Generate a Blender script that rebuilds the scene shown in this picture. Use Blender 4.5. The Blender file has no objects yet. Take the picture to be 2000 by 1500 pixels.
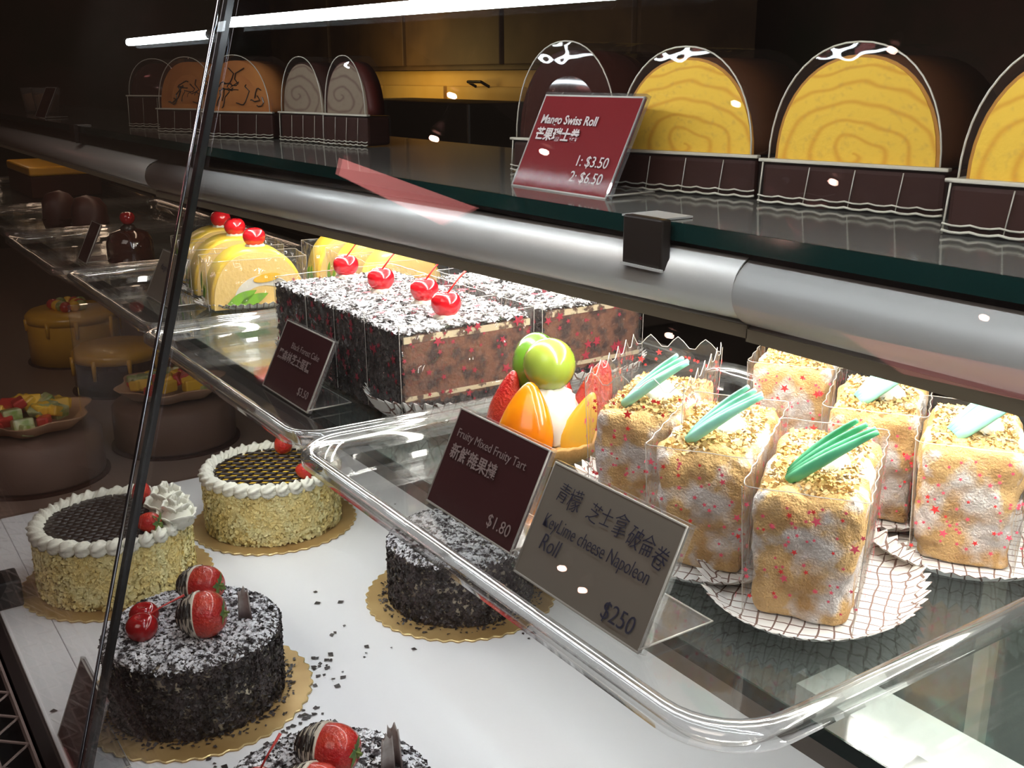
import bpy, math, random
import numpy as np
from mathutils import Vector, Matrix, noise as mnoise

random.seed(7)
rng = np.random.default_rng(7)
PI = math.pi
sc = bpy.context.scene
col = sc.collection

# ------------------------------------------------------------------ camera
CAMH = 0.60
cam_d = bpy.data.cameras.new('camera')
cam = bpy.data.objects.new('camera', cam_d)
col.objects.link(cam)
cam_d.sensor_width = 36.0
cam_d.lens = 2058.93 / 2000 * 36.0
cam_d.clip_start = 0.02
R = Matrix(((0.55771997, 0.83001888, -0.00413392),
            (-0.23222205, 0.16081616, 0.95927633),
            (0.79688227, -0.53404758, 0.28243907)))
cam.matrix_world = Matrix.Translation((0, 0, CAMH)) @ R.transposed().to_4x4()
sc.camera = cam

# ------------------------------------------------------------------ world, exposure
w = bpy.data.worlds.new('world')
sc.world = w
w.use_nodes = True
w.node_tree.nodes['Background'].inputs[0].default_value = (0.030, 0.018, 0.014, 1)
w.node_tree.nodes['Background'].inputs[1].default_value = 0.55
sc.view_settings.view_transform = 'Standard'
sc.view_settings.look = 'None'
sc.view_settings.exposure = 0.35
sc.view_settings.gamma = 1.0
sc.view_settings.use_curve_mapping = False
cy = sc.cycles
cy.max_bounces = 7
cy.diffuse_bounces = 3
cy.glossy_bounces = 4
cy.transmission_bounces = 4
cy.transparent_max_bounces = 28
cy.caustics_reflective = False
cy.caustics_refractive = False
cy.use_denoising = True
cy.use_adaptive_sampling = True
cy.adaptive_threshold = 0.03
cy.sample_clamp_indirect = 4.0
TUBE_UNDER = 36.0     # radiance of the tubes below the upper shelf
TUBE_TOP = 32.0        # the tube behind the top edge of the front glass
STRIP = 10.5  # radiance of the added strips that brighten the base
LEFT_FILL = 7.0       # added dim fill for the neighbouring case

# area lights that stand for the shop's lamps behind the viewer
def area(name, loc, target, size, energy, color, size_y=None):
    l = bpy.data.lights.new(name, 'AREA')
    l.energy = energy; l.color = color; l.size = size
    if size_y: l.shape = 'RECTANGLE'; l.size_y = size_y
    o = bpy.data.objects.new(name, l); col.objects.link(o)
    o.location = loc
    o.rotation_euler = (Vector(target) - Vector(loc)).to_track_quat('-Z', 'Y').to_euler()
    return o
area('shop_light', (0.3, -1.4, 2.3), (-0.9, 0.3, 0.2), 1.6, 19.0, (1.0, 0.88, 0.78))

# ------------------------------------------------------------------ helpers
def tag(o, label=None, cat=None, group=None, kind=None):
    if label: o['label'] = label
    if cat: o['category'] = cat
    if group: o['group'] = group
    if kind: o['kind'] = kind
    return o

def empty(name, loc=(0, 0, 0), rz=0.0, label=None, cat=None, group=None):
    o = bpy.data.objects.new(name, None)
    o.empty_display_size = 0.02
    col.objects.link(o)
    o.location = loc; o.rotation_euler = (0, 0, rz)
    return tag(o, label, cat, group)

def link(name, me, parent=None, loc=None, rot=None):
    o = bpy.data.objects.new(name, me)
    col.objects.link(o)
    if parent: o.parent = parent
    if loc is not None: o.location = loc
    if rot is not None: o.rotation_euler = rot
    return o

def mesh(name, V, F, mat, smooth=False):
    me = bpy.data.meshes.new(name)
    me.from_pydata([tuple(map(float, v)) for v in V], [], [tuple(int(i) for i in f) for f in F])
    me.materials.append(mat)
    if smooth: me.polygons.foreach_set('use_smooth', [True] * len(me.polygons))
    me.update()
    return me

class MB:
    def __init__(s): s.V = []; s.F = []
    def add(s, V, F):
        n = len(s.V); s.V += [tuple(v) for v in V]; s.F += [tuple(i + n for i in f) for f in F]
        return s
    def box(s, x0, x1, y0, y1, z0, z1, M=None):
        V = [Vector(p) for p in ((x0,y0,z0),(x1,y0,z0),(x1,y1,z0),(x0,y1,z0),(x0,y0,z1),(x1,y0,z1),(x1,y1,z1),(x0,y1,z1))]
        if M: V = [M @ v for v in V]
        return s.add(V, [(0,3,2,1),(4,5,6,7),(0,1,5,4),(1,2,6,5),(2,3,7,6),(3,0,4,7)])
    def tube(s, P, r, n=8, caps=True):
        P = [Vector(p) for p in P]
        rr = r if hasattr(r, '__len__') else [r] * len(P)
        V = []; up = None
        for i, p in enumerate(P):
            t = (P[min(i+1, len(P)-1)] - P[max(i-1, 0)]).normalized()
            if up is None:
                up = t.orthogonal().normalized()
            up = (up - t * up.dot(t)).normalized()
            b = t.cross(up)
            for k in range(n):
                a = 2 * PI * k / n
                V.append(p + (up * math.cos(a) + b * math.sin(a)) * rr[i])
        F = []
        for i in range(len(P) - 1):
            for k in range(n):
                F.append((i*n+k, i*n+(k+1) % n, (i+1)*n+(k+1) % n, (i+1)*n+k))
        if caps:
            F.append(tuple(reversed(range(n)))); F.append(tuple(range((len(P)-1)*n, len(P)*n)))
        return s.add(V, F)
    def lathe(s, prof, n=32, M=None, fn=None):
        V = []; F = []
        for (r, z) in prof:
            for k in range(n):
                a = 2 * PI * k / n
                rr = r if fn is None else fn(r, z, a)
                v = Vector((rr * math.cos(a), rr * math.sin(a), z))
                V.append(M @ v if M else v)
        for i in range(len(prof) - 1):
            for k in range(n):
                F.append((i*n+k, i*n+(k+1) % n, (i+1)*n+(k+1) % n, (i+1)*n+k))
        F.append(tuple(reversed(range(n)))); F.append(tuple(range((len(prof)-1)*n, len(prof)*n)))
        return s.add(V, F)
    def extrude(s, outline, z0, z1, M=None):
        n = len(outline)
        V = [Vector((p[0], p[1], z0)) for p in outline] + [Vector((p[0], p[1], z1)) for p in outline]
        if M: V = [M @ v for v in V]
        F = [tuple(reversed(range(n))), tuple(range(n, 2*n))] + [(k, (k+1) % n, n+(k+1) % n, n+k) for k in range(n)]
        return s.add(V, F)
    def build(s, name, mat, parent=None, smooth=False, loc=None, rot=None, bevel=0, solid=0, subsurf=0):
        o = link(name, mesh(name, s.V, s.F, mat, smooth), parent, loc, rot)
        if solid:
            m = o.modifiers.new('solidify', 'SOLIDIFY'); m.thickness = solid; m.offset = -1
        if bevel:
            m = o.modifiers.new('bevel', 'BEVEL'); m.width = bevel; m.segments = 2; m.limit_method = 'ANGLE'
        if subsurf:
            m = o.modifiers.new('sub', 'SUBSURF'); m.levels = subsurf; m.render_levels = subsurf
        return o

def rayd(u, v):
    return R.transposed() @ Vector(((u - 1000) / 2058.93, -(v - 750) / 2058.93, -1.0))
def at(u, v, z):            # the point of the plane of height z that the photograph shows at (u, v)
    r = rayd(u, v); t = (z - CAMH) / r.z
    return Vector((0, 0, CAMH)) + r * t

# ------------------------------------------------------------------ materials
def newmat(name):
    m = bpy.data.materials.new(name); m.use_nodes = True
    return m, m.node_tree.nodes, m.node_tree.links

def M_(name, base, rough=0.5, metal=0.0, spec=0.5, col2=None, nscale=30, nlo=0.4, nhi=0.6, detail=4,
       bump=0.0, bscale=200, coat=0.0, sss=0.0, sssr=0.004, emis=None, estr=0, col3=None, n3=(60, .55, .65), aniso=None):
    m, N, L = newmat(name)
    b = N['Principled BSDF']
    b.inputs['Base Color'].default_value = (*base, 1)
    b.inputs['Roughness'].default_value = rough
    b.inputs['Metallic'].default_value = metal
    b.inputs['Specular IOR Level'].default_value = spec
    b.inputs['Coat Weight'].default_value = coat
    b.inputs['Coat Roughness'].default_value = 0.08
    tc = N.new('ShaderNodeTexCoord')
    src = tc.outputs['Object']
    if aniso:
        mp = N.new('ShaderNodeMapping'); mp.inputs['Scale'].default_value = aniso
        L.new(src, mp.inputs['Vector']); src = mp.outputs[0]
    last = None
    if col2 is not None:
        n = N.new('ShaderNodeTexNoise'); n.inputs['Scale'].default_value = nscale; n.inputs['Detail'].default_value = detail
        L.new(src, n.inputs['Vector'])
        mr = N.new('ShaderNodeMapRange'); mr.inputs[1].default_value = nlo; mr.inputs[2].default_value = nhi
        L.new(n.outputs['Fac'], mr.inputs[0])
        mx = N.new('ShaderNodeMix'); mx.data_type = 'RGBA'
        mx.inputs[6].default_value = (*base, 1); mx.inputs[7].default_value = (*col2, 1)
        L.new(mr.outputs[0], mx.inputs[0]); last = mx.outputs[2]
        if col3 is not None:
            n2 = N.new('ShaderNodeTexNoise'); n2.inputs['Scale'].default_value = n3[0]; n2.inputs['Detail'].default_value = 3
            ofs = N.new('ShaderNodeMapping'); ofs.inputs['Location'].default_value = (3.1, 7.7, 1.3)
            L.new(src, ofs.inputs['Vector']); L.new(ofs.outputs[0], n2.inputs['Vector'])
            mr2 = N.new('ShaderNodeMapRange'); mr2.inputs[1].default_value = n3[1]; mr2.inputs[2].default_value = n3[2]
            L.new(n2.outputs['Fac'], mr2.inputs[0])
            mx2 = N.new('ShaderNodeMix'); mx2.data_type = 'RGBA'; mx2.inputs[7].default_value = (*col3, 1)
            L.new(last, mx2.inputs[6]); L.new(mr2.outputs[0], mx2.inputs[0]); last = mx2.outputs[2]
        L.new(last, b.inputs['Base Color'])
    if bump:
        n = N.new('ShaderNodeTexNoise'); n.inputs['Scale'].default_value = bscale; n.inputs['Detail'].default_value = 3
        L.new(src, n.inputs['Vector'])
        bp = N.new('ShaderNodeBump'); bp.inputs['Strength'].default_value = bump; bp.inputs['Distance'].default_value = 0.002
        L.new(n.outputs['Fac'], bp.inputs['Height']); L.new(bp.outputs[0], b.inputs['Normal'])
    if sss:
        b.inputs['Subsurface Weight'].default_value = sss
        b.inputs['Subsurface Radius'].default_value = (1, .6, .3)
        b.inputs['Subsurface Scale'].default_value = sssr
    if emis:
        b.inputs['Emission Color'].default_value = (*emis, 1); b.inputs['Emission Strength'].default_value = estr
    return m

def clear(name, tint=(.97, .98, .98), refl=0.06, rough=0.03, haze=0.03, hazecol=(.8, .8, .8), edge=0.9, wob=0.0, wscale=20, power=4.0):
    """clear sheet: what lies behind shows through, fresnel reflection, a little diffuse haze"""
    m, N, L = newmat(name)
    N.remove(N['Principled BSDF'])
    out = N['Material Output']
    tr = N.new('ShaderNodeBsdfTransparent'); tr.inputs[0].default_value = (*tint, 1)
    gl = N.new('ShaderNodeBsdfGlossy'); gl.inputs['Roughness'].default_value = rough
    gl.inputs['Color'].default_value = (1, 1, 1, 1)
    lw = N.new('ShaderNodeLayerWeight'); lw.inputs['Blend'].default_value = 0.5
    pw = N.new('ShaderNodeMath'); pw.operation = 'POWER'; pw.inputs[1].default_value = power
    L.new(lw.outputs['Facing'], pw.inputs[0])
    ma = N.new('ShaderNodeMath'); ma.operation = 'MULTIPLY_ADD'; ma.inputs[1].default_value = edge - refl; ma.inputs[2].default_value = refl
    L.new(pw.outputs[0], ma.inputs[0])
    mx = N.new('ShaderNodeMixShader')
    L.new(ma.outputs[0], mx.inputs[0]); L.new(tr.outputs[0], mx.inputs[1]); L.new(gl.outputs[0], mx.inputs[2])
    df = N.new('ShaderNodeBsdfDiffuse'); df.inputs[0].default_value = (*hazecol, 1)
    mx2 = N.new('ShaderNodeMixShader'); mx2.inputs[0].default_value = haze
    L.new(mx.outputs[0], mx2.inputs[1]); L.new(df.outputs[0], mx2.inputs[2])
    L.new(mx2.outputs[0], out.inputs['Surface'])
    if wob:
        tc = N.new('ShaderNodeTexCoord'); n = N.new('ShaderNodeTexNoise'); n.inputs['Scale'].default_value = wscale
        n.inputs['Detail'].default_value = 1
        L.new(tc.outputs['Object'], n.inputs['Vector'])
        bp = N.new('ShaderNodeBump'); bp.inputs['Strength'].default_value = wob; bp.inputs['Distance'].default_value = 0.01
        L.new(n.outputs['Fac'], bp.inputs['Height']); L.new(bp.outputs[0], gl.inputs['Normal'])
    return m

def emit(name, c, s):
    m, N, L = newmat(name)
    N.remove(N['Principled BSDF'])
    e = N.new('ShaderNodeEmission'); e.inputs[0].default_value = (*c, 1); e.inputs[1].default_value = s
    L.new(e.outputs[0], N['Material Output'].inputs['Surface'])
    return m

def grid_paper():
    m, N, L = newmat('grid_paper')
    b = N['Principled BSDF']; b.inputs['Roughness'].default_value = 0.7
    tc = N.new('ShaderNodeTexCoord')
    nz = N.new('ShaderNodeTexNoise'); nz.inputs['Scale'].default_value = 25; nz.inputs['Detail'].default_value = 1
    L.new(tc.outputs['UV'], nz.inputs['Vector'])
    va = N.new('ShaderNodeVectorMath'); va.operation = 'MULTIPLY_ADD'
    va.inputs[1].default_value = (.012, .012, 0)
    L.new(nz.outputs['Color'], va.inputs[0]); L.new(tc.outputs['UV'], va.inputs[2])
    sp = N.new('ShaderNodeSeparateXYZ'); L.new(va.outputs[0], sp.inputs[0])
    outs = []
    for k in (0, 1):
        mu = N.new('ShaderNodeMath'); mu.operation = 'MULTIPLY'; mu.inputs[1].default_value = 1 / 0.0085
        L.new(sp.outputs[k], mu.inputs[0])
        fr = N.new('ShaderNodeMath'); fr.operation = 'FRACT'; L.new(mu.outputs[0], fr.inputs[0])
        lt = N.new('ShaderNodeMath'); lt.operation = 'LESS_THAN'; lt.inputs[1].default_value = 0.12
        L.new(fr.outputs[0], lt.inputs[0]); outs.append(lt.outputs[0])
    mxm = N.new('ShaderNodeMath'); mxm.operation = 'MAXIMUM'; L.new(outs[0], mxm.inputs[0]); L.new(outs[1], mxm.inputs[1])
    mx = N.new('ShaderNodeMix'); mx.data_type = 'RGBA'
    mx.inputs[6].default_value = (.80, .79, .76, 1); mx.inputs[7].default_value = (.17, .10, .08, 1)
    L.new(mxm.outputs[0], mx.inputs[0]); L.new(mx.outputs[2], b.inputs['Base Color'])
    return m

def spiral_mat(name, c1, c2, edge, cx=0.0, cz=0.02, k=430):
    """cut face of a rolled sponge: arched spiral lines of filling"""
    m, N, L = newmat(name)
    b = N['Principled BSDF']; b.inputs['Roughness'].default_value = 0.75
    tc = N.new('ShaderNodeTexCoord')
    mp = N.new('ShaderNodeMapping'); mp.inputs['Location'].default_value = (-cx, 0, -cz)
    L.new(tc.outputs['Object'], mp.inputs['Vector'])
    nz = N.new('ShaderNodeTexNoise'); nz.inputs['Scale'].default_value = 22; nz.inputs['Detail'].default_value = 2
    L.new(tc.outputs['Object'], nz.inputs['Vector'])
    va = N.new('ShaderNodeVectorMath'); va.operation = 'MULTIPLY_ADD'; va.inputs[1].default_value = (.022, 0, .022)
    L.new(nz.outputs['Color'], va.inputs[0]); L.new(mp.outputs[0], va.inputs[2])
    sp = N.new('ShaderNodeSeparateXYZ'); L.new(va.outputs[0], sp.inputs[0])
    def mth(op, a, bb=None, c=None):
        n = N.new('ShaderNodeMath'); n.operation = op
        for i, q in enumerate((a, bb, c)):
            if q is None: continue
            if isinstance(q, (int, float)): n.inputs[i].default_value = q
            else: L.new(q, n.inputs[i])
        return n.outputs[0]
    x, z = sp.outputs[0], sp.outputs[2]
    x2 = mth('MULTIPLY', x, 0.62)
    r = mth('SQRT', mth('ADD', mth('MULTIPLY', x2, x2), mth('MULTIPLY', z, z)))
    ang = mth('ARCTAN2', z, x)
    s = mth('SINE', mth('ADD', mth('MULTIPLY', r, k), ang))
    fac = mth('POWER', mth('MAXIMUM', s, 0.0), 3.0)
    mx = N.new('ShaderNodeMix'); mx.data_type = 'RGBA'
    mx.inputs[6].default_value = (*c1, 1); mx.inputs[7].default_value = (*c2, 1)
    L.new(mth('MULTIPLY', fac, 0.62), mx.inputs[0])
    n2 = N.new('ShaderNodeTexNoise'); n2.inputs['Scale'].default_value = 260; L.new(tc.outputs['Object'], n2.inputs['Vector'])
    mr = N.new('ShaderNodeMapRange'); mr.inputs[1].default_value = .55; mr.inputs[2].default_value = .8
    L.new(n2.outputs['Fac'], mr.inputs[0])
    mx2 = N.new('ShaderNodeMix'); mx2.data_type = 'RGBA'; mx2.inputs[7].default_value = (*edge, 1)
    L.new(mx.outputs[2], mx2.inputs[6]); L.new(mth('MULTIPLY', mr.outputs[0], .5), mx2.inputs[0])
    L.new(mx2.outputs[2], b.inputs['Base Color'])
    bp = N.new('ShaderNodeBump'); bp.inputs['Strength'].default_value = .35; bp.inputs['Distance'].default_value = .001
    L.new(n2.outputs['Fac'], bp.inputs['Height']); L.new(bp.outputs[0], b.inputs['Normal'])
    return m

MAT = dict(
    deck=M_('white_laminate', (.85, .85, .88), rough=.45, spec=.35),
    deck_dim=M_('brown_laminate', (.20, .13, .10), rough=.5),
    reflector=M_('added_reflector', (.80, .80, .78), rough=.5),
    ledge=M_('grey_brown_ledge', (.13, .11, .10), rough=.4),
    choclump=M_('brown_truffle', (.06, .018, .015), rough=.5),
    chocored=M_('dark_red_skin', (.10, .015, .010), rough=.5),
    steel=M_('brushed_steel', (.60, .59, .57), rough=.42, metal=.35, bump=.02, bscale=60),
    lip=M_('warm_steel', (.34, .31, .23), rough=.5, metal=.2),
    black=M_('black_rubber', (.008, .008, .009), rough=.35),
    darkframe=M_('dark_frame', (.016, .010, .010), rough=.45),
    bracket=M_('dark_bracket', (.03, .022, .018), rough=.4, metal=.4),
    chrome=M_('polished_edge', (.75, .8, .9), rough=.12, metal=1.0),
    shelfglass=M_('dark_glass', (.15, .145, .130), rough=.07, spec=.9, bump=.02, bscale=400),
    glassedge=M_('green_glass_edge', (.003, .022, .020), rough=.08, spec=.9),
    gold=M_('gold_card', (.62, .43, .19), rough=.38, metal=.35, col2=(.42, .25, .09), nscale=14, nlo=.35, nhi=.75),
    goldedge=M_('gold_rim', (.85, .66, .32), rough=.3, metal=.5),
    cream=M_('whipped_cream', (.82, .80, .70), rough=.5, sss=.0),
    custard=M_('custard_gel', (.80, .52, .06), rough=.25, coat=.4),
    dark=M_('dark_chocolate', (.020, .012, .010), rough=.3, coat=.2),
    flake=M_('chocolate_flakes', (.018, .013, .012), rough=.45, col2=(.06, .045, .045), nscale=90),
    sugar=M_('sugared_flakes', (.80, .80, .84), rough=.8, col2=(.05, .04, .045), nscale=130, nlo=.50, nhi=.60),
    sugarh=M_('heavily_sugared_flakes', (.86, .86, .88), rough=.85, col2=(.06, .05, .05), nscale=150, nlo=.54, nhi=.60),
    creambase=M_('cream_coating', (.72, .64, .48), rough=.6, col2=(.25, .20, .16), nscale=60),
    crumb=M_('yellow_crumb', (.96, .82, .38), rough=.75, col2=(.90, .68, .24), nscale=70, bump=.8, bscale=260),
    crumbfl=M_('yellow_cake_flakes', (.98, .89, .48), rough=.7, col2=(.94, .76, .32), nscale=45),
    cherry=M_('glace_cherry', (.62, .010, .018), rough=.12, coat=.6, spec=.6),
    cherryd=M_('dark_cherry', (.30, .006, .008), rough=.15, coat=.5),
    stem=M_('cherry_stem', (.55, .05, .04), rough=.4),
    straw=M_('strawberry_red', (.50, .010, .010), rough=.2, coat=.6, bump=.9, bscale=420, col2=(.62, .045, .018), nscale=40),
    strawin=M_('strawberry_cut', (.72, .10, .06), rough=.3, col2=(.6, .03, .02), nscale=60),
    leaf=M_('strawberry_leaf', (.06, .14, .04), rough=.5, col2=(.20, .25, .06), nscale=120),
    whitechoc=M_('white_chocolate', (.62, .56, .46), rough=.3, coat=.2),
    milk=M_('chocolate_shard', (.16, .11, .10), rough=.35, col2=(.45, .42, .40), nscale=30),
    sponge=M_('chocolate_sponge', (.15, .058, .030), rough=.9, nlo=.45, nhi=.62, col2=(.035, .014, .009), nscale=75, bump=.7, bscale=300),
    spongecream=M_('cake_cream_layer', (.62, .52, .34), rough=.6, col2=(.10, .05, .03), nscale=90, nlo=.5, nhi=.56),
    napoleon=M_('crumbed_pastry', (.74, .47, .18), rough=.9, col2=(.84, .79, .75), nscale=34, nlo=.46, nhi=.56, detail=6, bump=1.0, bscale=700,
                col3=(.52, .29, .09), n3=(38, .50, .66)),
    crumbs=M_('pastry_crumbs', (.78, .54, .22), rough=.9, col2=(.85, .74, .55), nscale=60, nlo=.5, nhi=.65),
    mint=M_('mint_chocolate', (.22, .66, .50), rough=.45, col2=(.34, .78, .62), nscale=30),
    mintd=M_('green_chocolate', (.05, .34, .15), rough=.4, col2=(.10, .46, .24), nscale=30),
    red=M_('printed_red', (.70, .03, .03), rough=.6),
    pink=M_('printed_pink', (.80, .10, .16), rough=.6),
    dred=M_('printed_dark_red', (.26, .018, .035), rough=.6),
    grid=grid_paper(),
    redcard=M_('red_card', (.17, .004, .007), rough=.7, spec=.2),
    darkcard=M_('dark_red_card', (.040, .005, .006), rough=.7, spec=.2),
    greycard=M_('grey_card', (.17, .145, .115), rough=.6),
    print=M_('white_print', (.60, .52, .50), rough=.6),
    printd=M_('grey_print', (.26, .19, .18), rough=.6),
    ink=M_('blue_black_ink', (.012, .012, .035), rough=.6),
    boxbrown=M_('brown_card', (.040, .012, .008), rough=.6, spec=.2),
    rollskin=M_('baked_skin', (.10, .035, .012), rough=.5),
    bakedring=M_('baked_edge', (.50, .22, .03), rough=.7),
    choco=M_('chocolate_glaze', (.045, .012, .008), rough=.10, coat=.8),
    orange_glaze=M_('orange_glaze', (.60, .24, .07), rough=.22, coat=.4, col2=(.45, .16, .05), nscale=12),
    mango=M_('mango_cream', (.88, .66, .07), rough=.4, col2=(.80, .48, .05), nscale=18, coat=.3),
    mangoface=M_('vanilla_sponge', (.86, .60, .20), rough=.7, bump=.4, bscale=250),
    mangogel=M_('mango_piece', (.90, .52, .02), rough=.2, coat=.6),
    kiwi=M_('green_melon_skin', (.045, .17, .008), rough=.2, coat=.5, col2=(.12, .27, .02), nscale=25),
    melon=M_('green_melon', (.27, .38, .035), rough=.2, coat=.5, col2=(.33, .44, .06), nscale=30),
    orange=M_('orange_peach', (.82, .27, .002), rough=.2, coat=.5, col2=(.70, .17, .002), nscale=20),
    tart=M_('tart_shell', (.62, .36, .12), rough=.8, bump=.5, bscale=200),
    waffle=M_('waffle_bowl', (.50, .28, .16), rough=.6),
    pinkcake=M_('pale_brown_icing', (.15, .085, .065), rough=.6),
    yellowdim=M_('yellow_glaze', (.75, .40, .04), rough=.3, coat=.3),
    kiwipiece=M_('kiwi_piece', (.22, .30, .06), rough=.3, coat=.3, col2=(.5, .5, .25), nscale=60),
    melonpiece=M_('yellow_mango_piece', (.85, .50, .05), rough=.25, coat=.3),
    redpiece=M_('red_fruit_piece', (.50, .04, .03), rough=.3, coat=.3),
    cabinet=M_('yellow_cabinet', (.72, .50, .16), rough=.6, col2=(.62, .40, .10), nscale=4),
    cabinetd=M_('brown_cabinet', (.10, .06, .03), rough=.6, col2=(.06, .035, .02), nscale=5),
    darkbox=M_('dark_appliance', (.020, .014, .010), rough=.5),
    wall=M_('dark_wall', (.07, .035, .025), rough=.8, col2=(.03, .03, .015), nscale=2),
    floor=M_('dark_floor', (.03, .022, .02), rough=.6),
    grille=M_('bronze_grille', (.26, .20, .19), rough=.5, metal=.2),
    pinksign=M_('rose_panel', (.55, .16, .15), rough=.6),
    greenleaf=M_('printed_green_leaf', (.16, .36, .03), rough=.6),
    yleaf=M_('printed_yellow_leaf', (.85, .72, .06), rough=.6),
)
MAT['mangospiral'] = spiral_mat('mango_roll_cut', (.93, .57, .055), (.72, .29, .01), (.62, .34, .06), 0.010, .016, 600)
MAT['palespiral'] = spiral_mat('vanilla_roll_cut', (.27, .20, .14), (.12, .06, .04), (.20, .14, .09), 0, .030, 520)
GL = dict(
    front=clear('front_glass', (.99, .99, .99), refl=.02, rough=.0, haze=.004, edge=.5, power=4),
    front2=clear('front_glass_painted_haze', (.98, .98, .98), refl=.03, rough=.0, haze=.035, hazecol=(.45, .36, .30), edge=.5, power=4),  # brown haze colour stands in for the shop reflected in this pane
    cover=clear('thin_cover', (.98, .98, .98), refl=.003, rough=.1, haze=.004, edge=.2, power=4),
    pane=clear('end_pane', (.95, .95, .95), refl=.015, rough=.02, haze=.008, hazecol=(.5, .45, .42), edge=.6),
    tray=clear('clear_tray', (.99, .995, .99), refl=.10, rough=.06, haze=.03, edge=.95, wob=.5, wscale=9, power=2.2),
    acrylic=clear('acrylic', (.97, .97, .97), refl=.06, rough=.05, haze=.05, edge=.8, power=2.0),
    film=clear('cellophane', (.99, .985, .985), refl=.045, rough=.05, haze=.035, edge=.6, wob=.8, wscale=60, power=3.0),
    dome=clear('clear_dome', (.98, .98, .98), refl=.035, rough=.04, haze=.006, edge=.6, wob=.4, wscale=30, power=3),
    lowshelf=clear('green_glass', (.95, .98, .965), refl=.09, rough=.08, haze=.03, hazecol=(.6, .75, .7), edge=.7, power=3),
)
MAT['lip_clear'] = M_('plastic_edge', (.62, .58, .48), rough=.2, spec=.8)
MAT['edge_clear'] = M_('acrylic_edge', (.50, .47, .42), rough=.2, spec=.8)
MAT['tube'] = emit('tube_light', (1.0, .97, .90), TUBE_UNDER)
MAT['strip'] = emit('added_strip_glow', (.95, .98, 1.0), STRIP)
MAT['toptube'] = emit('top_tube_light', (.86, .95, 1.0), TUBE_TOP)
MAT['leftfill'] = emit('added_fill_glow', (1.0, .72, .5), LEFT_FILL)
MAT['warmlamp'] = emit('cabinet_lamp', (1.0, .68, .22), 5.0)

# ------------------------------------------------------------------ structure of the shop
tag(MB().box(-8, 3, -4, 5, -1.02, -1.0).build('floor', MAT['floor']), kind='structure')
tag(MB().box(-8, 3, 3.0, 3.1, -1.0, 2.6).build('wall_back', MAT['wall']), kind='structure')
tag(MB().box(-7.1, -7.0, -4, 3.0, -1.0, 2.6).build('wall_left', MAT['wall']), kind='structure')

# ------------------------------------------------------------------ the display case
X0, X1, XE = -4.2, 0.35, -1.545     # far end, near end, end pane
case = empty('display_base', (-.8, .12, 0), label='white laminate base of the pastry display case with a dark front rail', cat='display case')
def cl(x, y, z): return (x + .8, y - .12, z)
def cbox(name, mat, x0, x1, y0, y1, z0, z1, parent=None, **k):
    return MB().box(x0 + .8, x1 + .8, y0 - .12, y1 - .12, z0, z1).build(name, mat, parent or case, **k)
cbox('base_panel', MAT['deck'], XE, X1, .165, .685, -.03, 0.0, bevel=.001)
cbox('base_front_strip', MAT['deck'], XE, X1, .118, .1642, -.03, .0005, bevel=.001)
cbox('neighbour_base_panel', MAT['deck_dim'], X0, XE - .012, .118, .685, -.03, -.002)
cbox('rear_ledge', MAT['ledge'], X0, X1, .687, .82, -.12, -.002)
cbox('front_rail', MAT['darkframe'], X0, X1, .104, .117, -.10, -.001)
cbox('lower_body', MAT['darkframe'], X0, X1, -.02, .69, -.95, -.12)
# grille in front of the base: rails and zigzag bars
gr = cbox('vent_grille', MAT['black'], X0, X1, -.02, .1035, -.05, -.02)
for yy in (.100, .070, .040, .010):
    MB().box(X0 + .8, .4, yy - .12 - .0012, yy - .12 + .0012, -.0195, -.004).build('grille_rail', MAT['grille'], gr)
zz = 0
bar_me = {}
for row, yy in enumerate((.085, .055, .025)):
    for k in range(46):
        x = -2.0 + k * .026
        s = 1 if k % 2 else -1
        if s not in bar_me:
            b = MB(); b.tube([(-.013, -.014 * s, 0), (.013, .014 * s, 0)], .0014, 5); bar_me[s] = mesh('grille_bar', b.V, b.F, MAT['grille'])
        link('grille_bar', bar_me[s], gr, cl(x, yy, -.008))
# front panes: plane y = .12 + .28 z
def gpane(name, x0, x1, label, z0=.0015, z1=1.0, t=.006, mat=None):
    y = lambda z: .12 + .28 * z
    V = [cl(x0, y(z0), z0), cl(x1, y(z0), z0), cl(x1, y(z1), z1), cl(x0, y(z1), z1)]
    V += [(a, b - t, c) for (a, b, c) in V]
    o = MB().add(V, [(3,2,1,0),(4,5,6,7),(0,1,5,4),(1,2,6,5),(2,3,7,6),(3,0,4,7)]).build(name, mat or GL['front'], None, loc=(-.8, .12, 0))
    return tag(o, label, 'glass pane', 'slanting front panes of the case')
XJ = -.85
gpane('front_pane', XJ + .006, X1, 'large clear front pane right of the joint')
gpane('front_pane', -2.6, XJ - .006, 'front pane left of the joint, its shop reflection painted as haze', mat=GL['front2'])
gpane('front_pane', X0, -2.606, 'farthest front pane at the far end of the case')
def ypl(z, o=0): return .12 + .28 * z + o
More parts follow.
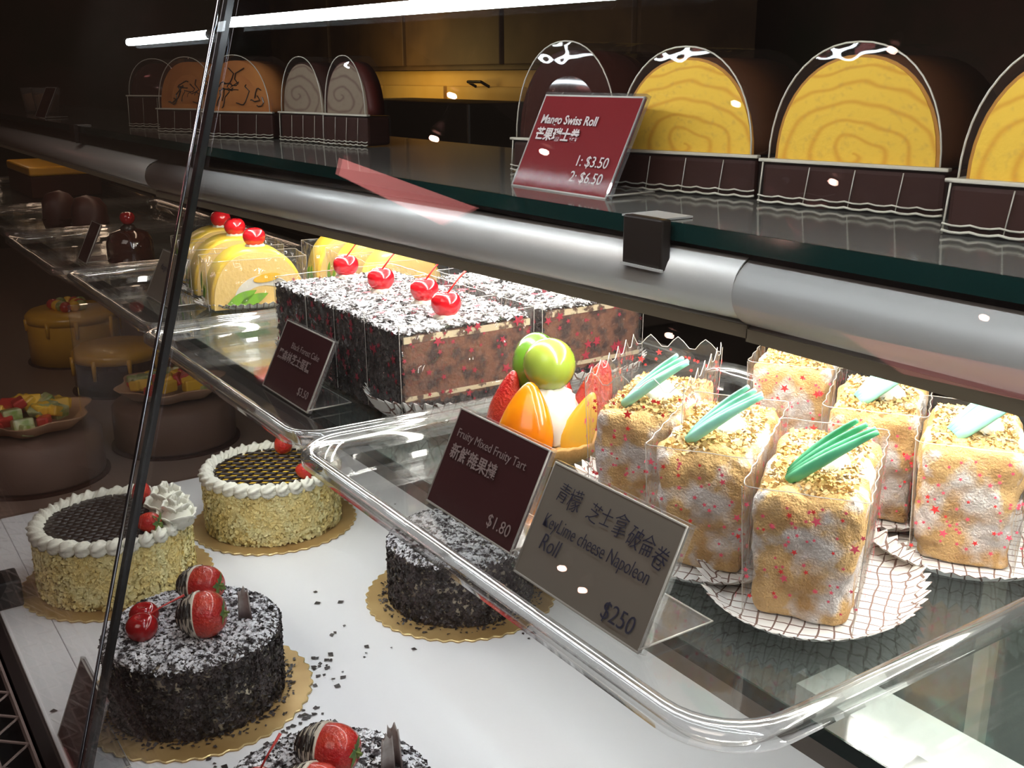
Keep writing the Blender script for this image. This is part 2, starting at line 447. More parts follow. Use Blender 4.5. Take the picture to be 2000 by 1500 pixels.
for xj in (XJ,):
    j = MB()
    for (a, b, o0, o1) in ((-.0045, .0045, -.0015, .004),):
        V = [cl(xj + a, ypl(-.04, o0), -.04), cl(xj + b, ypl(-.04, o0), -.04), cl(xj + b, ypl(1, o0), 1), cl(xj + a, ypl(1, o0), 1),
             cl(xj + a, ypl(-.04, o1), -.04), cl(xj + b, ypl(-.04, o1), -.04), cl(xj + b, ypl(1, o1), 1), cl(xj + a, ypl(1, o1), 1)]
        j.add(V, [(0,1,2,3),(7,6,5,4),(0,4,5,1),(1,5,6,2),(2,6,7,3),(3,7,4,0)])
    jt = empty('pane_joint', (-.8, .12, 0), label='thin dark joint strip with a bright edge between the two front panes', cat='joint strip')
    jj = j.build('joint_strip', MAT['black'], jt)
    e = MB(); e.tube([cl(xj + .001, ypl(-.04, -.0075), -.04), cl(xj + .001, ypl(1, -.0075), 1)], .0016, 8)
    e.build('polished_edge', MAT['chrome'], jt, smooth=True)
    # small glass clamp at the foot, as at the far left of the photograph
tag(MB().box(-.02, .02, -.015, .015, 0, .035).build('glass_clamp', MAT['black'], None, loc=(at(12, 1150, .018).x, at(12, 1150, .018).y, .0), bevel=.003), 'small black glass clamp at the far left of the white base', 'clamp')
# end pane between the two cases
tag(MB().box(-.004, .004, 0, .38, .0, .29).build('end_pane', GL['pane'], None, loc=(XE - .006, .29, .0)), 'upright glass pane at the left end of the white base', 'glass pane')

# upper glass shelf with its bracket, and the steel valance below
ush = empty('upper_shelf', (-.8, .42, .517), label='dark glass upper shelf that carries the boxed swiss rolls', cat='shelf')
def ubox(name, mat, x0, x1, y0, y1, z0, z1, parent=None, **k):
    return MB().box(x0 + .8, x1 + .8, y0 - .42, y1 - .42, z0 - .517, z1 - .517).build(name, mat, parent or ush, **k)
ubox('glass_slab', MAT['shelfglass'], X0, X1, .4205, .70, .507, .517)
ubox('green_edge', MAT['glassedge'], X0, X1, .4185, .4203, .5065, .5172)
ubox('dark_support', MAT['black'], X0, X1, .424, .69, .5022, .5065)
ubox('added_baffle', MAT['darkframe'], X0, X1, .4420, .4436, .469, .5021)  # added plate that blocks the tube light leaking above the housing
ubox('added_reflector', MAT['reflector'], XE + .02, X1, .4400, .69, .5002, .5022)  # added white plate, gives the lower glass a glow and the trays more light
for bx in (-.4725, -1.965):
    b = ubox('bracket', MAT['bracket'], bx - .0175, bx + .0175, .409, .4165, .489, .519, bevel=.0012)
    MB().box(bx + .8 - .022, bx + .8 + .010, -.008, .02, .0004, .0015).build('bracket_tab', MAT['steel'], b)
    MB().box(bx + .8 - .0175, bx + .8 - .0165 + .036, -.0125, -.0108, -.028, -.0265).build('bracket_edge', MAT['steel'], b)
# valance profile (y, z): rounded front
def valance(x0, x1, name, label, dy=0, dz=0, rot=0.0):
    prof = []
    for k in range(15):
        a = math.radians(100 + 150 * k / 14)
        prof.append((.437 + .024 * math.cos(a), .4845 + .0195 * math.sin(a)))
    prof.append((.4265, .4625))
    o = empty(name, ((x0 + x1) / 2, .43 + dy, .50 + dz), label=label, cat='light housing', group='steel light housings under the shelf')
    V = []; F = []
    for x in (x0, x1):
        V += [(x - (x0 + x1) / 2, p[0] - .43, p[1] - .50) for p in prof]
    n = len(prof)
    for k in range(n - 1): F.append((k, k + 1, n + k + 1, n + k))
    MB().add(V, F).build('curved_front', MAT['steel'], o, smooth=True, solid=-.0012)
    L_ = (x1 - x0) / 2
    MB().box(-L_, L_, -.0052, .0005, -.0435, -.0362).build('lower_lip', MAT['lip'], o)
    MB().box(-L_, L_, -.002, .009, -.0015, 0.0).build('housing_top', MAT['steel'], o)
    return o
vl = valance(-1.545, -.4005, 'light_housing', 'long curved steel light housing above the chocolate cakes and mango slices')
vl.rotation_euler = (0, -.0215, 0); vl.location.z -= .0105
valance(-.4003, X1, 'light_housing', 'curved steel light housing above the boxed pastry blocks, right of the bracket')
vl = valance(-3.2, -1.5455, 'light_housing', 'unlit steel light housing in the dim case left of the joint')
vl.location.z -= .020
def tube_lamp(name, x0, x1, y, z, r, mat, label, slope=0):
    o = empty(name, ((x0 + x1) / 2, y, z), label=label, cat='lamp')
    L_ = (x1 - x0) / 2
    b = MB(); b.tube([(-L_, 0, -slope * L_), (L_, 0, slope * L_)], r, 10)
    b.build('glowing_tube', mat, o, smooth=True)
    for s in (-1, 1):
        b = MB(); b.tube([(s * L_, 0, s * slope * L_), (s * (L_ + .012), 0, s * slope * (L_ + .012))], r * 1.15, 10)
        b.build('end_cap', MAT['black'], o, smooth=True)
    return o
tube_lamp('fluorescent_tube', -1.42, -.02, .475, .480, .007, MAT['tube'], 'front fluorescent tube hidden behind the steel housing')
tube_lamp('fluorescent_tube', -1.42, -.02, .610, .478, .007, MAT['tube'], 'rear fluorescent tube under the upper shelf')
tube_lamp('fluorescent_tube', -.945, .25, .335, .6365, .0042, MAT['toptube'], 'bright thin tube across the top of the near pane', slope=-.012)
tube_lamp('fluorescent_tube', -1.34, -1.05, .355, .6375, .0042, MAT['toptube'], 'short bright tube at the top, left of the pane joint')
tube_lamp('fluorescent_tube', -3.3, -1.7, .50, .478, .006, MAT['leftfill'], 'added dim fill tube in the neighbouring case')  # added fill, the neighbouring case has no lit lamp of its own

# added light below the lower shelf; white top stands in for a reflected strip
ul = empty('added_base_fill', (-.03, .422, .272), label='short added white light under the lower shelf, brightening the base at the right edge', cat='lamp')
MB().box(-.30, .34, -.017, .017, 0, .012).box(-.30, .34, -.017, -.0155, -.006, 0).box(-.30, .34, .0155, .017, -.006, 0).build('white_housing', MAT['reflector'], ul)
ul2 = empty('added_base_fill', (-.90, .422, .272), label='long added dark backed light under the lower shelf, brightening the base behind the signs', cat='lamp')  # second added strip, dark on top, only there to brighten the base
MB().box(-.56, .56, -.014, .014, 0, .010).box(-.56, .56, -.014, -.0125, -.006, 0).box(-.56, .56, .0125, .014, -.006, 0).build('dark_housing', MAT['glassedge'], ul2)
MB().box(-.55, .55, -.011, .011, -.003, -.0005).build('glowing_strip', MAT['strip'], ul2)
MB().box(-.29, .33, -.014, .014, -.003, -.0005).build('glowing_strip', MAT['strip'], ul)
# lower glass shelf
lsh = empty('lower_shelf', (-.8, .371, .295), label='green-edged glass lower shelf under the clear trays', cat='shelf')
MB().box(X0 + .8, X1 + .8, .0015, .37, -.009, 0).build('glass_slab', GL['lowshelf'], lsh)
MB().box(X0 + .8, X1 + .8, 0, .0013, -.009, 0).build('green_edge', MAT['glassedge'], lsh)

post = empty('rear_post', (-.38, .676, 0), label='slim grey upright behind the lower shelf at the right edge', cat='post')
MB().box(-.006, .006, -.006, .006, .001, .285).build('upright', MAT['lip'], post, bevel=.001)
# ------------------------------------------------------------------ clear trays
def rrect(hx, hy, r, n=8):
    P = []
    for (cx, cy_, a0) in ((hx - r, hy - r, 0), (-hx + r, hy - r, 90), (-hx + r, -hy + r, 180), (hx - r, -hy + r, 270)):
        for k in range(n + 1):
            a = math.radians(a0 + 90 * k / n)
            P.append((cx + r * math.cos(a), cy_ + r * math.sin(a)))
    return P
def tray(x0, x1, y0, y1, z, label, tilt=0.0, cr=.035):
    o = empty('serving_tray', ((x0 + x1) / 2, (y0 + y1) / 2, z), label=label, cat='tray', group='clear plastic trays on the lower shelf')
    hx, hy = (x1 - x0) / 2, (y1 - y0) / 2
    prof = [(0, .018), (0, .0245), (.0015, .027), (.006, .0285), (.0105, .0272), (.013, .024), (.017, .012), (.0205, .0045), (.025, .0012), (.031, .0005)]
    V = []; F = []; n = 36
    for (ins, zz) in prof:
        for (a, b) in rrect(hx - ins, hy - ins, max(cr - ins * .6, .012)): V.append((a, b, zz))
    n = len(V) // len(prof)
    for i in range(len(prof) - 1):
        for k in range(n): F.append((i*n+k, i*n+(k+1) % n, (i+1)*n+(k+1) % n, (i+1)*n+k))
    nb = len(prof) - 3
    rim = MB().add(V[:n*(nb)], [f for f in F if max(f) < n*nb]).build('rim', GL['tray'], o, smooth=True, solid=.0022)
    fl = MB().add(V[n*(nb-1):], [tuple(i - n*(nb-1) for i in f) for f in F if min(f) >= n*(nb-1)] + [tuple(range(n*3, n*4))])
    fl.build('floor_panel', GL['lowshelf2'], o, smooth=False)
    o.rotation_euler = (0, 0, tilt)
    return o
GL['lowshelf2'] = clear('clear_tray_floor', (.985, .99, .985), refl=.05, rough=.05, haze=.012, edge=.7, power=3)
tray(-.735, -.262, .280, .735, .301, 'near clear tray holding the crumbed pastry blocks and the fruit tart', cr=.042)
tray(-1.185, -.737, .290, .73, .3005, 'clear tray holding the cherry topped chocolate slices', cr=.03)
tray(-1.615, -1.19, .300, .735, .3005, 'clear tray under the yellow mango roll slices', cr=.03)
tray(-2.06, -1.63, .290, .70, .3005, 'clear tray with a dark glazed dome cake, in the dim case', cr=.03)
tray(-3.30, -2.54, .300, .70, .3005, 'long tray under the yellow slab cake, deep in the dim case', cr=.03)
tray(-2.52, -2.09, .300, .70, .3005, 'farthest clear tray at the left edge, in the dim case', cr=.03)

# ------------------------------------------------------------------ signs
def text(parent, s, size, x, y, mat, align='LEFT', shear=0.0, bold=0.0, z=.0006, rot=0.0, sx=1.0):
    cu = bpy.data.curves.new('lettering', 'FONT')
    cu.body = s; cu.size = size; cu.align_x = align; cu.shear = shear; cu.offset = bold
    cu.extrude = .00008
    cu.resolution_u = 3
    cu.materials.append(mat)
    o = bpy.data.objects.new('lettering', cu); col.objects.link(o)
    o.parent = parent; o.location = (x, y, z); o.rotation_euler = (0, 0, rot); o.scale = (sx, 1, 1)
    return o
def sign(name, x, y, z, card, label, lines, W=.112, H=.070, lean=26, rz=0.0, foot=.045, scrap=None, group='price signs in clear holders'):
    """clear holder with a card; x, y is the lower left front corner"""
    o = empty(name, (x, y, z), rz, label=label, cat='sign', group=group)
    M = Matrix.Rotation(math.radians(90 - lean), 4, 'X')       # local sheet: x right, y up the face, z out to the front
    plate = MB().box(0, W, 0, H, -.0035, -.0008).build('card', card, o, rot=(math.radians(90 - lean), 0, 0))
    MB().add([(0,0,.0004),(W,0,.0004),(W,H,.0004),(0,H,.0004)], [(0,1,2,3)]).build('clear_cover', GL['cover'], plate)
    fr = MB(); t = .0016
    fr.tube([(0, 0, -.001), (0, H, -.001), (W, H, -.001), (W, 0, -.001), (0, 0, -.001)], .0009, 6)
    fr.build('clear_edge', MAT['edge_clear'], plate, smooth=True)
    b = MB(); b.box(W + .0004, W + .0030, 0, H, -.004, .0004); b.box(0, W + .003, H + .0003, H + .0022, -.004, .0004)
    b.build('clear_border', GL['acrylic'], plate)
    f = MB(); f.box(0, W, .002, foot, .0003, .0022)
    f.build('foot', GL['acrylic'], o)
    f = MB(); f.tube([(0, .001, .0013), (0, foot, .0013), (W, foot, .0013), (W, .001, .0013)], .0007, 6)
    f.build('foot_edge', MAT['edge_clear'], o, smooth=True)
    for ln in lines:
        text(plate, **ln)
    return o
P_, PD, INK = MAT['print'], MAT['printd'], MAT['ink']
sign('price_sign', -.685, .459, .5178, MAT['redcard'], 'bright red price sign for mango swiss roll standing on the upper shelf', [
    dict(s='Mango Swiss Roll', size=.0098, x=.008, y=.0510, mat=P_, bold=.0002),
    dict(s='芒果瑞士卷', size=.0108, x=.0075, y=.0385, mat=P_, bold=.0003),
    dict(s='1: $3.50', size=.0115, x=.106, y=.0205, mat=P_, align='RIGHT'),
    dict(s='2: $6.50', size=.0115, x=.106, y=.0085, mat=P_, align='RIGHT')], W=.115, H=.074)
sign('price_sign', -.625, .343, .304, MAT['darkcard'], 'dark red price sign for fruity mixed fruity tart at the tray front', [
    dict(s='Fruity Mixed Fruity Tart', size=.0088, x=.008, y=.052, mat=PD),
    dict(s='新鮮雜果撻', size=.0118, x=.008, y=.037, mat=PD, bold=.0002),
    dict(s='$1.80', size=.0120, x=.103, y=.008, mat=PD, align='RIGHT')], W=.109, H=.071)
lime = sign('price_sign', -.495, .332, .304, MAT['greycard'], 'grey handwritten price sign for key lime cheese napoleon roll', [
    dict(s='KeyLime cheese Napoleon', size=.0125, x=.010, y=.034, mat=INK, bold=-.00012, shear=.15, sx=.72),
    dict(s='Roll', size=.0150, x=.014, y=.0205, mat=INK, bold=-.00012, shear=.2, sx=.8),
    dict(s='$250', size=.0150, x=.110, y=.0055, mat=INK, align='RIGHT', bold=-.00012, shear=.1, sx=.9)], W=.118, H=.072, foot=.055)
hp = [c for c in lime.children if c.name.startswith('card')][0]
for i, (ch, x, y, s) in enumerate((('青', .012, .053, .0135), ('檬', .024, .050, .0150), ('芝', .043, .0515, .0130), ('士', .055, .0515, .0125),
                                  ('拿', .067, .0495, .0150), ('破', .080, .0495, .0140), ('侖', .092, .048, .0135), ('卷', .102, .046, .0145))):
    text(hp, ch, s, x, y, INK, rot=math.radians((-4, 6, -8, 3, 8, -5, 4, -7)[i]), bold=-.00012, shear=.15, sx=.85)
sign('price_sign', -.975, .354, .304, MAT['darkcard'], 'dark red price sign beside the cherry topped chocolate slices', [
    dict(s='Black Forest Cake', size=.0088, x=.032, y=.046, mat=PD),
    dict(s='黑森林芝士蛋糕', size=.0108, x=.010, y=.033, mat=PD, bold=.0002),
    dict(s='$3.50', size=.0105, x=.102, y=.010, mat=PD, align='RIGHT')], W=.109, H=.069)
sign('price_sign', -1.875, .375, .304, MAT['darkcard'], 'narrow dark sign in front of the dark glazed dome cake', [], W=.06, H=.068)
sign('price_sign', -1.50, .385, .304, MAT['greycard'], 'grey handwritten card left of the mango roll slices', [
    dict(s='Mango Cake', size=.012, x=.02, y=.042, mat=INK, shear=.2, sx=.8)], W=.11, H=.068)
sign('price_sign', -.958, .122, .001, MAT['darkcard'], 'folded dark red card standing at the front edge of the white base', [], W=.088, H=.078, lean=22)
sign('price_sign', -2.45, .44, .518, MAT['darkcard'], 'small dark sign on the far upper shelf, beside the clear cups', [], W=.10, H=.065, group='price signs in clear holders')

# ------------------------------------------------------------------ cakes: shared pieces
def nz(p, s, o=0): return mnoise.noise(Vector((p[0]*s + o, p[1]*s + o*1.7, p[2]*s)))
def disp(V, amp, s, o=0, keepz=None):
    out = []
    for v in V:
        d = Vector((nz(v, s, o), nz(v, s, o + 11), nz(v, s, o + 23))) * amp
        q = Vector(v) + d
        if keepz is not None and v[2] <= keepz + 1e-6: q.z = v[2]
        out.append(q)
    return out

def flakes(name, pts, nrm, size, mat, parent, aspect=2.0, lift=.0, tiltamp=.6, seed=1):
    r = np.random.default_rng(seed)
    n = len(pts)
    pts = np.asarray(pts, float); nrm = np.asarray(nrm, float)
    rv = r.normal(size=(n, 3))
    nn = nrm + rv * tiltamp * .5
    nn /= np.linalg.norm(nn, axis=1)[:, None]
    t = np.cross(nn, r.normal(size=(n, 3))); t /= np.linalg.norm(t, axis=1)[:, None]
    b = np.cross(nn, t)
    sz = size * r.uniform(.5, 1.3, n)[:, None]
    a = t * sz; c = b * sz / aspect
    o = pts + nrm * lift
    h = nn * sz * .25
    V = np.stack([o - a - c, o + a * .7 - c * 1.1 + h, o + a + c * .8, o - a * .6 + c + h], 1).reshape(-1, 3)
    me = bpy.data.meshes.new(name)
    me.vertices.add(4 * n); me.vertices.foreach_set('co', V.ravel())
    me.loops.add(4 * n); me.loops.foreach_set('vertex_index', np.arange(4 * n))
    me.polygons.add(n); me.polygons.foreach_set('loop_start', np.arange(0, 4 * n, 4)); me.polygons.foreach_set('loop_total', np.full(n, 4))
    me.materials.append(mat); me.update(calc_edges=True)
    o = link(name, me, parent)
    o['kind'] = 'stuff'
    return o

def cyl_pts(n, r, h, z0, seed):
    g = np.random.default_rng(seed)
    a = g.uniform(0, 2 * PI, n); z = g.uniform(z0, z0 + h, n)
    P = np.stack([r * np.cos(a), r * np.sin(a), z], 1); Nn = np.stack([np.cos(a), np.sin(a), np.zeros(n)], 1)
    return P, Nn
def disc_pts(n, r, z, seed, round_=.006):
    g = np.random.default_rng(seed)
    a = g.uniform(0, 2 * PI, n); rr = r * np.sqrt(g.uniform(0, 1, n))
    d = np.clip((rr - (r - .012)) / .012, 0, 1)
    P = np.stack([rr * np.cos(a), rr * np.sin(a), z - round_ * d**2], 1)
    Nn = np.stack([np.cos(a) * d * .7, np.sin(a) * d * .7, np.ones(n)], 1)
    return P, Nn

board_me = None
def cake_board(parent, r=.112):
    n = 200; P = []
    for k in range(n):
        a = 2 * PI * k / n; rr = r + .0018 * math.cos(a * 44)
        P.append((rr * math.cos(a), rr * math.sin(a)))
    o = MB().extrude(P, 0.0, .0025).build('cake_board', MAT['gold'], parent)
    e = MB(); e.tube([(p[0], p[1], .002) for p in P] + [(P[0][0], P[0][1], .002)], .0008, 5, caps=False)
    e.build('board_rim', MAT['goldedge'], o)
    return o

def cherry(parent, loc, r=.011, stem=None, mat=None, name='cherry', sq=.92):
    b = MB()
    prof = []
    for k in range(13):
        a = -PI / 2 + PI * k / 12
        prof.append((max(r * math.cos(a) * (1 + .06 * math.sin(a)), .0004), r * sq * math.sin(a) - (.28 * r * math.exp(-((PI/2 - a) / .35)**2))))
    b.lathe(prof, 20)
    o = b.build(name, mat or MAT['cherry'], parent, smooth=True, loc=loc)
    if stem:
        s = MB(); s.tube([(0, 0, r * .55), Vector(stem) * .5 + Vector((0, 0, r * .6)), Vector(stem) + Vector((0, 0, r * .5))], [.0009, .0008, .0013], 6)
        s.build('cherry_stem', MAT['stem'], o, smooth=True)
    return o

def strawberry(parent, loc, axis, L=.032, r=.014, dip=True, name='strawberry', leaves=True):
    """axis points from the leafy end to the tip"""
    q = Vector(axis).to_track_quat('Z', 'Y')
    prof = []
    for k in range(15):
        t = k / 14
        rr = r * (math.sin(PI * min(t * 1.15 + .12, 1.0)) ** .62) if t < .72 else None
        if rr is None: rr = r * (1 - ((t - .35) / .65) ** 2) ** .62 if t < 1 else .0004
        else: rr = r * (1 - ((.35 - t) / .42) ** 2) ** .5 if t < .35 else r * (1 - ((t - .35) / .65) ** 2) ** .62
        prof.append((max(rr, .0006), L * t))
    o = MB().lathe(prof, 22).build(name, MAT['straw'], parent, smooth=True, loc=loc)
    o.rotation_mode = 'QUATERNION'; o.rotation_quaternion = q
    if dip:
        pr = [(a + .0012, b) for (a, b) in prof[7:-1]] + [(.0006, L + .0012)]
        pr = [(prof[7][0] * .98, prof[7][1] - .0002)] + pr
        d = MB().lathe(pr, 22, fn=lambda rr, z, a: rr).build('white_chocolate_coat', MAT['whitechoc'], o, smooth=True)
        z = MB(); pts = []
        for k in range(60):
            t = k / 59; a = -.9 + 1.9 * math.sin(t * 26)
            tt = .52 + .42 * t
            rr = r * (1 - ((tt - .35) / .65) ** 2) ** .62 + .0019
            pts.append((rr * math.cos(a), rr * math.sin(a), L * tt))
        z.tube(pts, .00055, 5); z.build('chocolate_drizzle', MAT['dark'], d)
        z = MB(); z.tube([(-p[0], -p[1], p[2]) for p in pts], .00055, 5); z.build('chocolate_drizzle', MAT['dark'], d)
    if leaves:
        lf = MB()
        for k in range(7):
            a = 2 * PI * k / 7 + .3; u = Vector((math.cos(a), math.sin(a), 0)); s = Vector((-math.sin(a), math.cos(a), 0))
            p = [Vector((0, 0, -.0008)), u * .006 + s * .0028 + Vector((0, 0, -.001)), u * .013 + Vector((0, 0, -.001 + .004 * (k % 2))), u * .006 - s * .0028 + Vector((0, 0, -.001))]
            lf.add(p, [(0, 1, 2, 3)])
        lf.tube([(0, 0, 0), (.001, 0, -.006)], .0012, 6)
        lf.build('strawberry_leaves', MAT['leaf'], o, solid=.0005)
    return o

def shard(parent, loc, rz, h=.035, w_=.011, tilt=0.0):
    V = []; F = []
    n = 8
    for k in range(n + 1):
        a = math.radians(-70 + 140 * k / n)
        for z in (0, .35, .7, 1.0):
            ww = w_ * (1 - .35 * z)
            top = h * (1 - .18 * abs(math.sin(a * 2.2))) if z == 1.0 else h * z
            V.append((ww * math.sin(a) * .6, ww * .35 * math.cos(a), top))
    for k in range(n):
        for j in range(3): F.append((k*4+j, (k+1)*4+j, (k+1)*4+j+1, k*4+j+1))
    o = MB().add(V, F).build('chocolate_shard', MAT['milk'], parent, smooth=True, solid=.0014, loc=loc)
    o.rotation_euler = (tilt, 0, rz)
    return o

def choc_cake(x, y, r, h, label, seed, top=True, top_n=7000, side_n=8500):
    t = empty('chocolate_flake_cake', (x, y, .0), label=label, cat='cake', group='round chocolate flake cakes on the base')
    cake_board(t)
    prof = [(r - .006, .0028), (r - .003, .004), (r - .003, h * .5), (r - .003, h - .009), (r - .006, h - .004), (r - .012, h - .0015), (.001, h - .001)]
    b = MB(); b.lathe(prof, 64)
    b.V = disp(b.V, .0015, 40, seed, .0028)
    b.build('cream_coating', MAT['creambase'], t, smooth=True)
    P, Nn = cyl_pts(side_n, r - .0015, h - .008, .003, seed)
    flakes('chocolate_flakes', P, Nn, .0027, MAT['flake'], t, seed=seed, tiltamp=.8)
    P, Nn = disc_pts(int(top_n * .45), r - .001, h, seed + 1)
    flakes('chocolate_flakes', P, Nn, .0028, MAT['flake'], t, seed=seed + 2, tiltamp=.9)
    P, Nn = disc_pts(int(top_n * .75), r - .002, h + .0008, seed + 3)
    flakes('sugared_flakes', P, Nn, .0028, MAT['sugar'], t, seed=seed + 4, tiltamp=.7)
    g = np.random.default_rng(seed + 9); a = g.uniform(0, 2*PI, 260); rr = r + np.abs(g.normal(0, .006, 260)) + .001
    P = np.stack([rr*np.cos(a), rr*np.sin(a), np.full(260, .0035)], 1)
    flakes('fallen_flakes', P, np.tile([0, 0, 1.], (260, 1)), .0022, MAT['flake'], t, seed=seed + 5, tiltamp=.4)
    return t

cC = choc_cake(-.953, .256, .0865, .080, 'chocolate flake cake with two cherries and strawberries, left of the front', 11)
L_ = lambda p, c: (p[0] - c[0], p[1] - c[1], p[2])
C0 = (-.953, .256)
cherry(cC, L_((-.972, .216, .092), C0), .0145, mat=MAT['cherryd'])
cherry(cC, L_((-.951, .208, .091), C0), .0155, stem=(-.008, .045, .010), mat=MAT['cherryd'])
strawberry(cC, L_(at(428, 1143, .104), C0), (-.72, -.60, -.12), L=.048, r=.0200)
strawberry(cC, L_(at(436, 1196, .103), C0), (-.52, -.80, -.10), L=.046, r=.0230)
shard(cC, L_((-.925, .300, .082), C0), .9, h=.036)
cE = choc_cake(-.650, .262, .0835, .078, 'chocolate flake cake cut by the bottom edge of the photo', 12)
E0 = (-.650, .262)
cherry(cE, L_((-.672, .218, .088), E0), .0115, stem=(.0, .02, .028), mat=MAT['cherryd'])
strawberry(cE, L_((-.655, .291, .094), E0), (-.75, -.60, -.02), L=.052, r=.0195)
strawberry(cE, L_((-.622, .262, .092), E0), (-.75, -.60, -.05), L=.048, r=.0180)
shard(cE, L_((-.640, .315, .080), E0), .4, h=.038, w_=.013)
shard(cE, L_((-.632, .308, .080), E0), 1.6, h=.036, w_=.010)
cD = choc_cake(-.985, .585, .0870, .080, 'chocolate flake cake half hidden below the near clear tray', 13)

# piped shell of the cream border: shared mesh
def shell_mesh():
    V = []; F = []; n = 24; m = 11
    for i in range(m):
        t = i / (m - 1)
        rr = .0083 * (math.sin(PI * (t * .86 + .10)) ** .7) * (1 - .35 * t) + .0004
        for k in range(n):
            a = 2 * PI * k / n
            rk = rr * (1 + .26 * math.cos(6 * (a + t * 1.3)))
            V.append((t * .020 - .008, rk * math.cos(a) * .95, rk * math.sin(a)))
    for i in range(m - 1):
        for k in range(n): F.append((i*n+k, i*n+(k+1) % n, (i+1)*n+(k+1) % n, (i+1)*n+k))
    F.append(tuple(reversed(range(n)))); F.append(tuple(range((m-1)*n, m*n)))
    return mesh('cream_shell', V, F, MAT['cream'], True)
SHELL = shell_mesh()

def lattice_cake(x, y, label, seed, rot=0.0, wid=.0040, r=.0925, h=.078, pitch=.0088):
    t = empty('piped_cream_cake', (x, y, .0), label=label, cat='cake', group='yellow crumb cakes with a cream border')
    cake_board(t)
    prof = [(r - .007, .0028), (r - .003, .005), (r - .002, h * .5), (r - .002, h - .007), (r - .006, h - .003), (.001, h - .003)]
    b = MB(); b.lathe(prof, 72); b.V = disp(b.V, .003, 60, seed, .0028)
    b.build('crumb_coating', MAT['crumb'], t, smooth=True)
    P, Nn = cyl_pts(6500, r - .001, h - .008, .004, seed)
    flakes('crumb_flakes', P, Nn, .0032, MAT['crumbfl'], t, seed=seed, tiltamp=.7)
    b = MB(); b.lathe([(r - .013, h - .004), (r - .013, h - .0005), (r - .015, h), (.001, h + .0003)], 64)
    top = b.build('custard_top', MAT['custard'], t, smooth=True)
    s = MB(); R_ = r - .014
    for ang, sp in ((rot, pitch), (rot + math.radians(62), pitch)):
        u = Vector((math.cos(ang), math.sin(ang), 0)); v = Vector((-u.y, u.x, 0))
        k = -R_ + .004
        while k < R_:
            L = math.sqrt(max(R_**2 - k**2, 0))
            if L > .004:
                pts = []
                for i in range(13):
                    q = -L + 2 * L * i / 12
                    p = u * q + v * (k + .0006 * math.sin(i * 2.2 + k * 900)) + Vector((0, 0, h + .0009))
                    pts.append(p)
                s.tube(pts, wid / 2, 6)
            k += sp
    s.build('chocolate_lattice', MAT['dark'], top, smooth=True)
    n = 31
    for k in range(n):
        a = 2 * PI * k / n
        o = link('cream_shell', SHELL, t, ((r - .006) * math.cos(a), (r - .006) * math.sin(a), h + .001), (0, .10, a + PI / 2 + .55))
        sc_ = random.uniform(1.15, 1.32); o.scale = (sc_, sc_, sc_)
    return t
def rosette(parent, loc, s=1.0):
    b = MB()
    for tier, (r0, z0, n) in enumerate(((.024, 0, 5), (.016, .012, 4), (.008, .020, 3))):
        for k in range(n):
            a0 = 2 * PI * k / n + tier * .5
            V = []; F = []; m = 9
            for i in range(m):
                a = a0 - .75 + 1.5 * i / (m - 1)
                for j in range(5):
                    z = j / 4
                    rr = (r0 * (.72 + .36 * z ** 1.5) + .0012 * math.sin(i * 2.1 + j)) * s
                    V.append((rr * math.cos(a), rr * math.sin(a), (z0 + .016 * z * math.sin(PI * (.12 + .76 * i / (m-1))) ** .4) * s))
            for i in range(m - 1):
                for j in range(4): F.append((i*5+j, (i+1)*5+j, (i+1)*5+j+1, i*5+j+1))
            b.add(V, F)
    b.lathe([(.022 * s, 0), (.018 * s, .012 * s), (.010 * s, .024 * s), (.001, .030 * s)], 16)
    return b.build('cream_rose', MAT['cream'], parent, smooth=True, solid=.0016, loc=loc)
cA = lattice_cake(-1.262, .256, 'yellow crumb cake with a cream rose, crossed by the pane joint', 21, rot=.55, wid=.0058)
A0 = (-1.262, .256)
rosette(cA, L_((-1.240, .318, .082), A0), 1.05)
rosette(cA, L_((-1.205, .318, .080), A0), .95)
strawberry(cA, L_((-1.188, .292, .092), A0), (-.6, -.5, -.05), L=.030, r=.0125, dip=False)
strawberry(cA, L_((-1.288, .300, .082), A0), (0, 0, 1), L=.030, r=.012, dip=False, leaves=False)
cB = lattice_cake(-1.318, .482, 'yellow crumb cake with dark lattice top behind the pane joint', 22, rot=1.0, wid=.0042, pitch=.0135)
B0 = (-1.318, .482)
strawberry(cB, L_((-1.365, .520, .080), B0), (0, 0, 1), L=.030, r=.013, dip=False, leaves=False)
strawberry(cB, L_((-1.245, .515, .088), B0), (-.6, -.5, .1), L=.028, r=.012, dip=False)

# loose chocolate crumbs on the white base
g = np.random.default_rng(5)
pts = []
for (u, v, s, n) in ((640, 1310, 26, 22), (600, 1400, 22, 14), (560, 1440, 30, 10), (440, 1480, 60, 26), (250, 1480, 30, 10), (90, 1400, 16, 8),
                     (655, 1225, 8, 3), (1030, 1234, 10, 6), (720, 1275, 8, 3), (330, 1330, 10, 2), (800, 990, 40, 3), (620, 1180, 40, 3), (770, 1240, 30, 3)):
    for _ in range(n):
        p = at(u + g.normal(0, s), v + g.normal(0, s * .7), .0008)
        if abs(math.hypot(p.x + .953, p.y - .256)) > .114 and math.hypot(p.x + .65, p.y - .262) > .114 and .125 < p.y < .66:
            pts.append(p[:])
o = flakes('chocolate_crumbs', pts, np.tile([0, 0, 1.], (len(pts), 1)), .0030, MAT['flake'], None, aspect=1.4, tiltamp=.25, seed=3)
tag(o, 'loose chocolate flakes scattered over the white base', 'crumbs', kind='stuff')

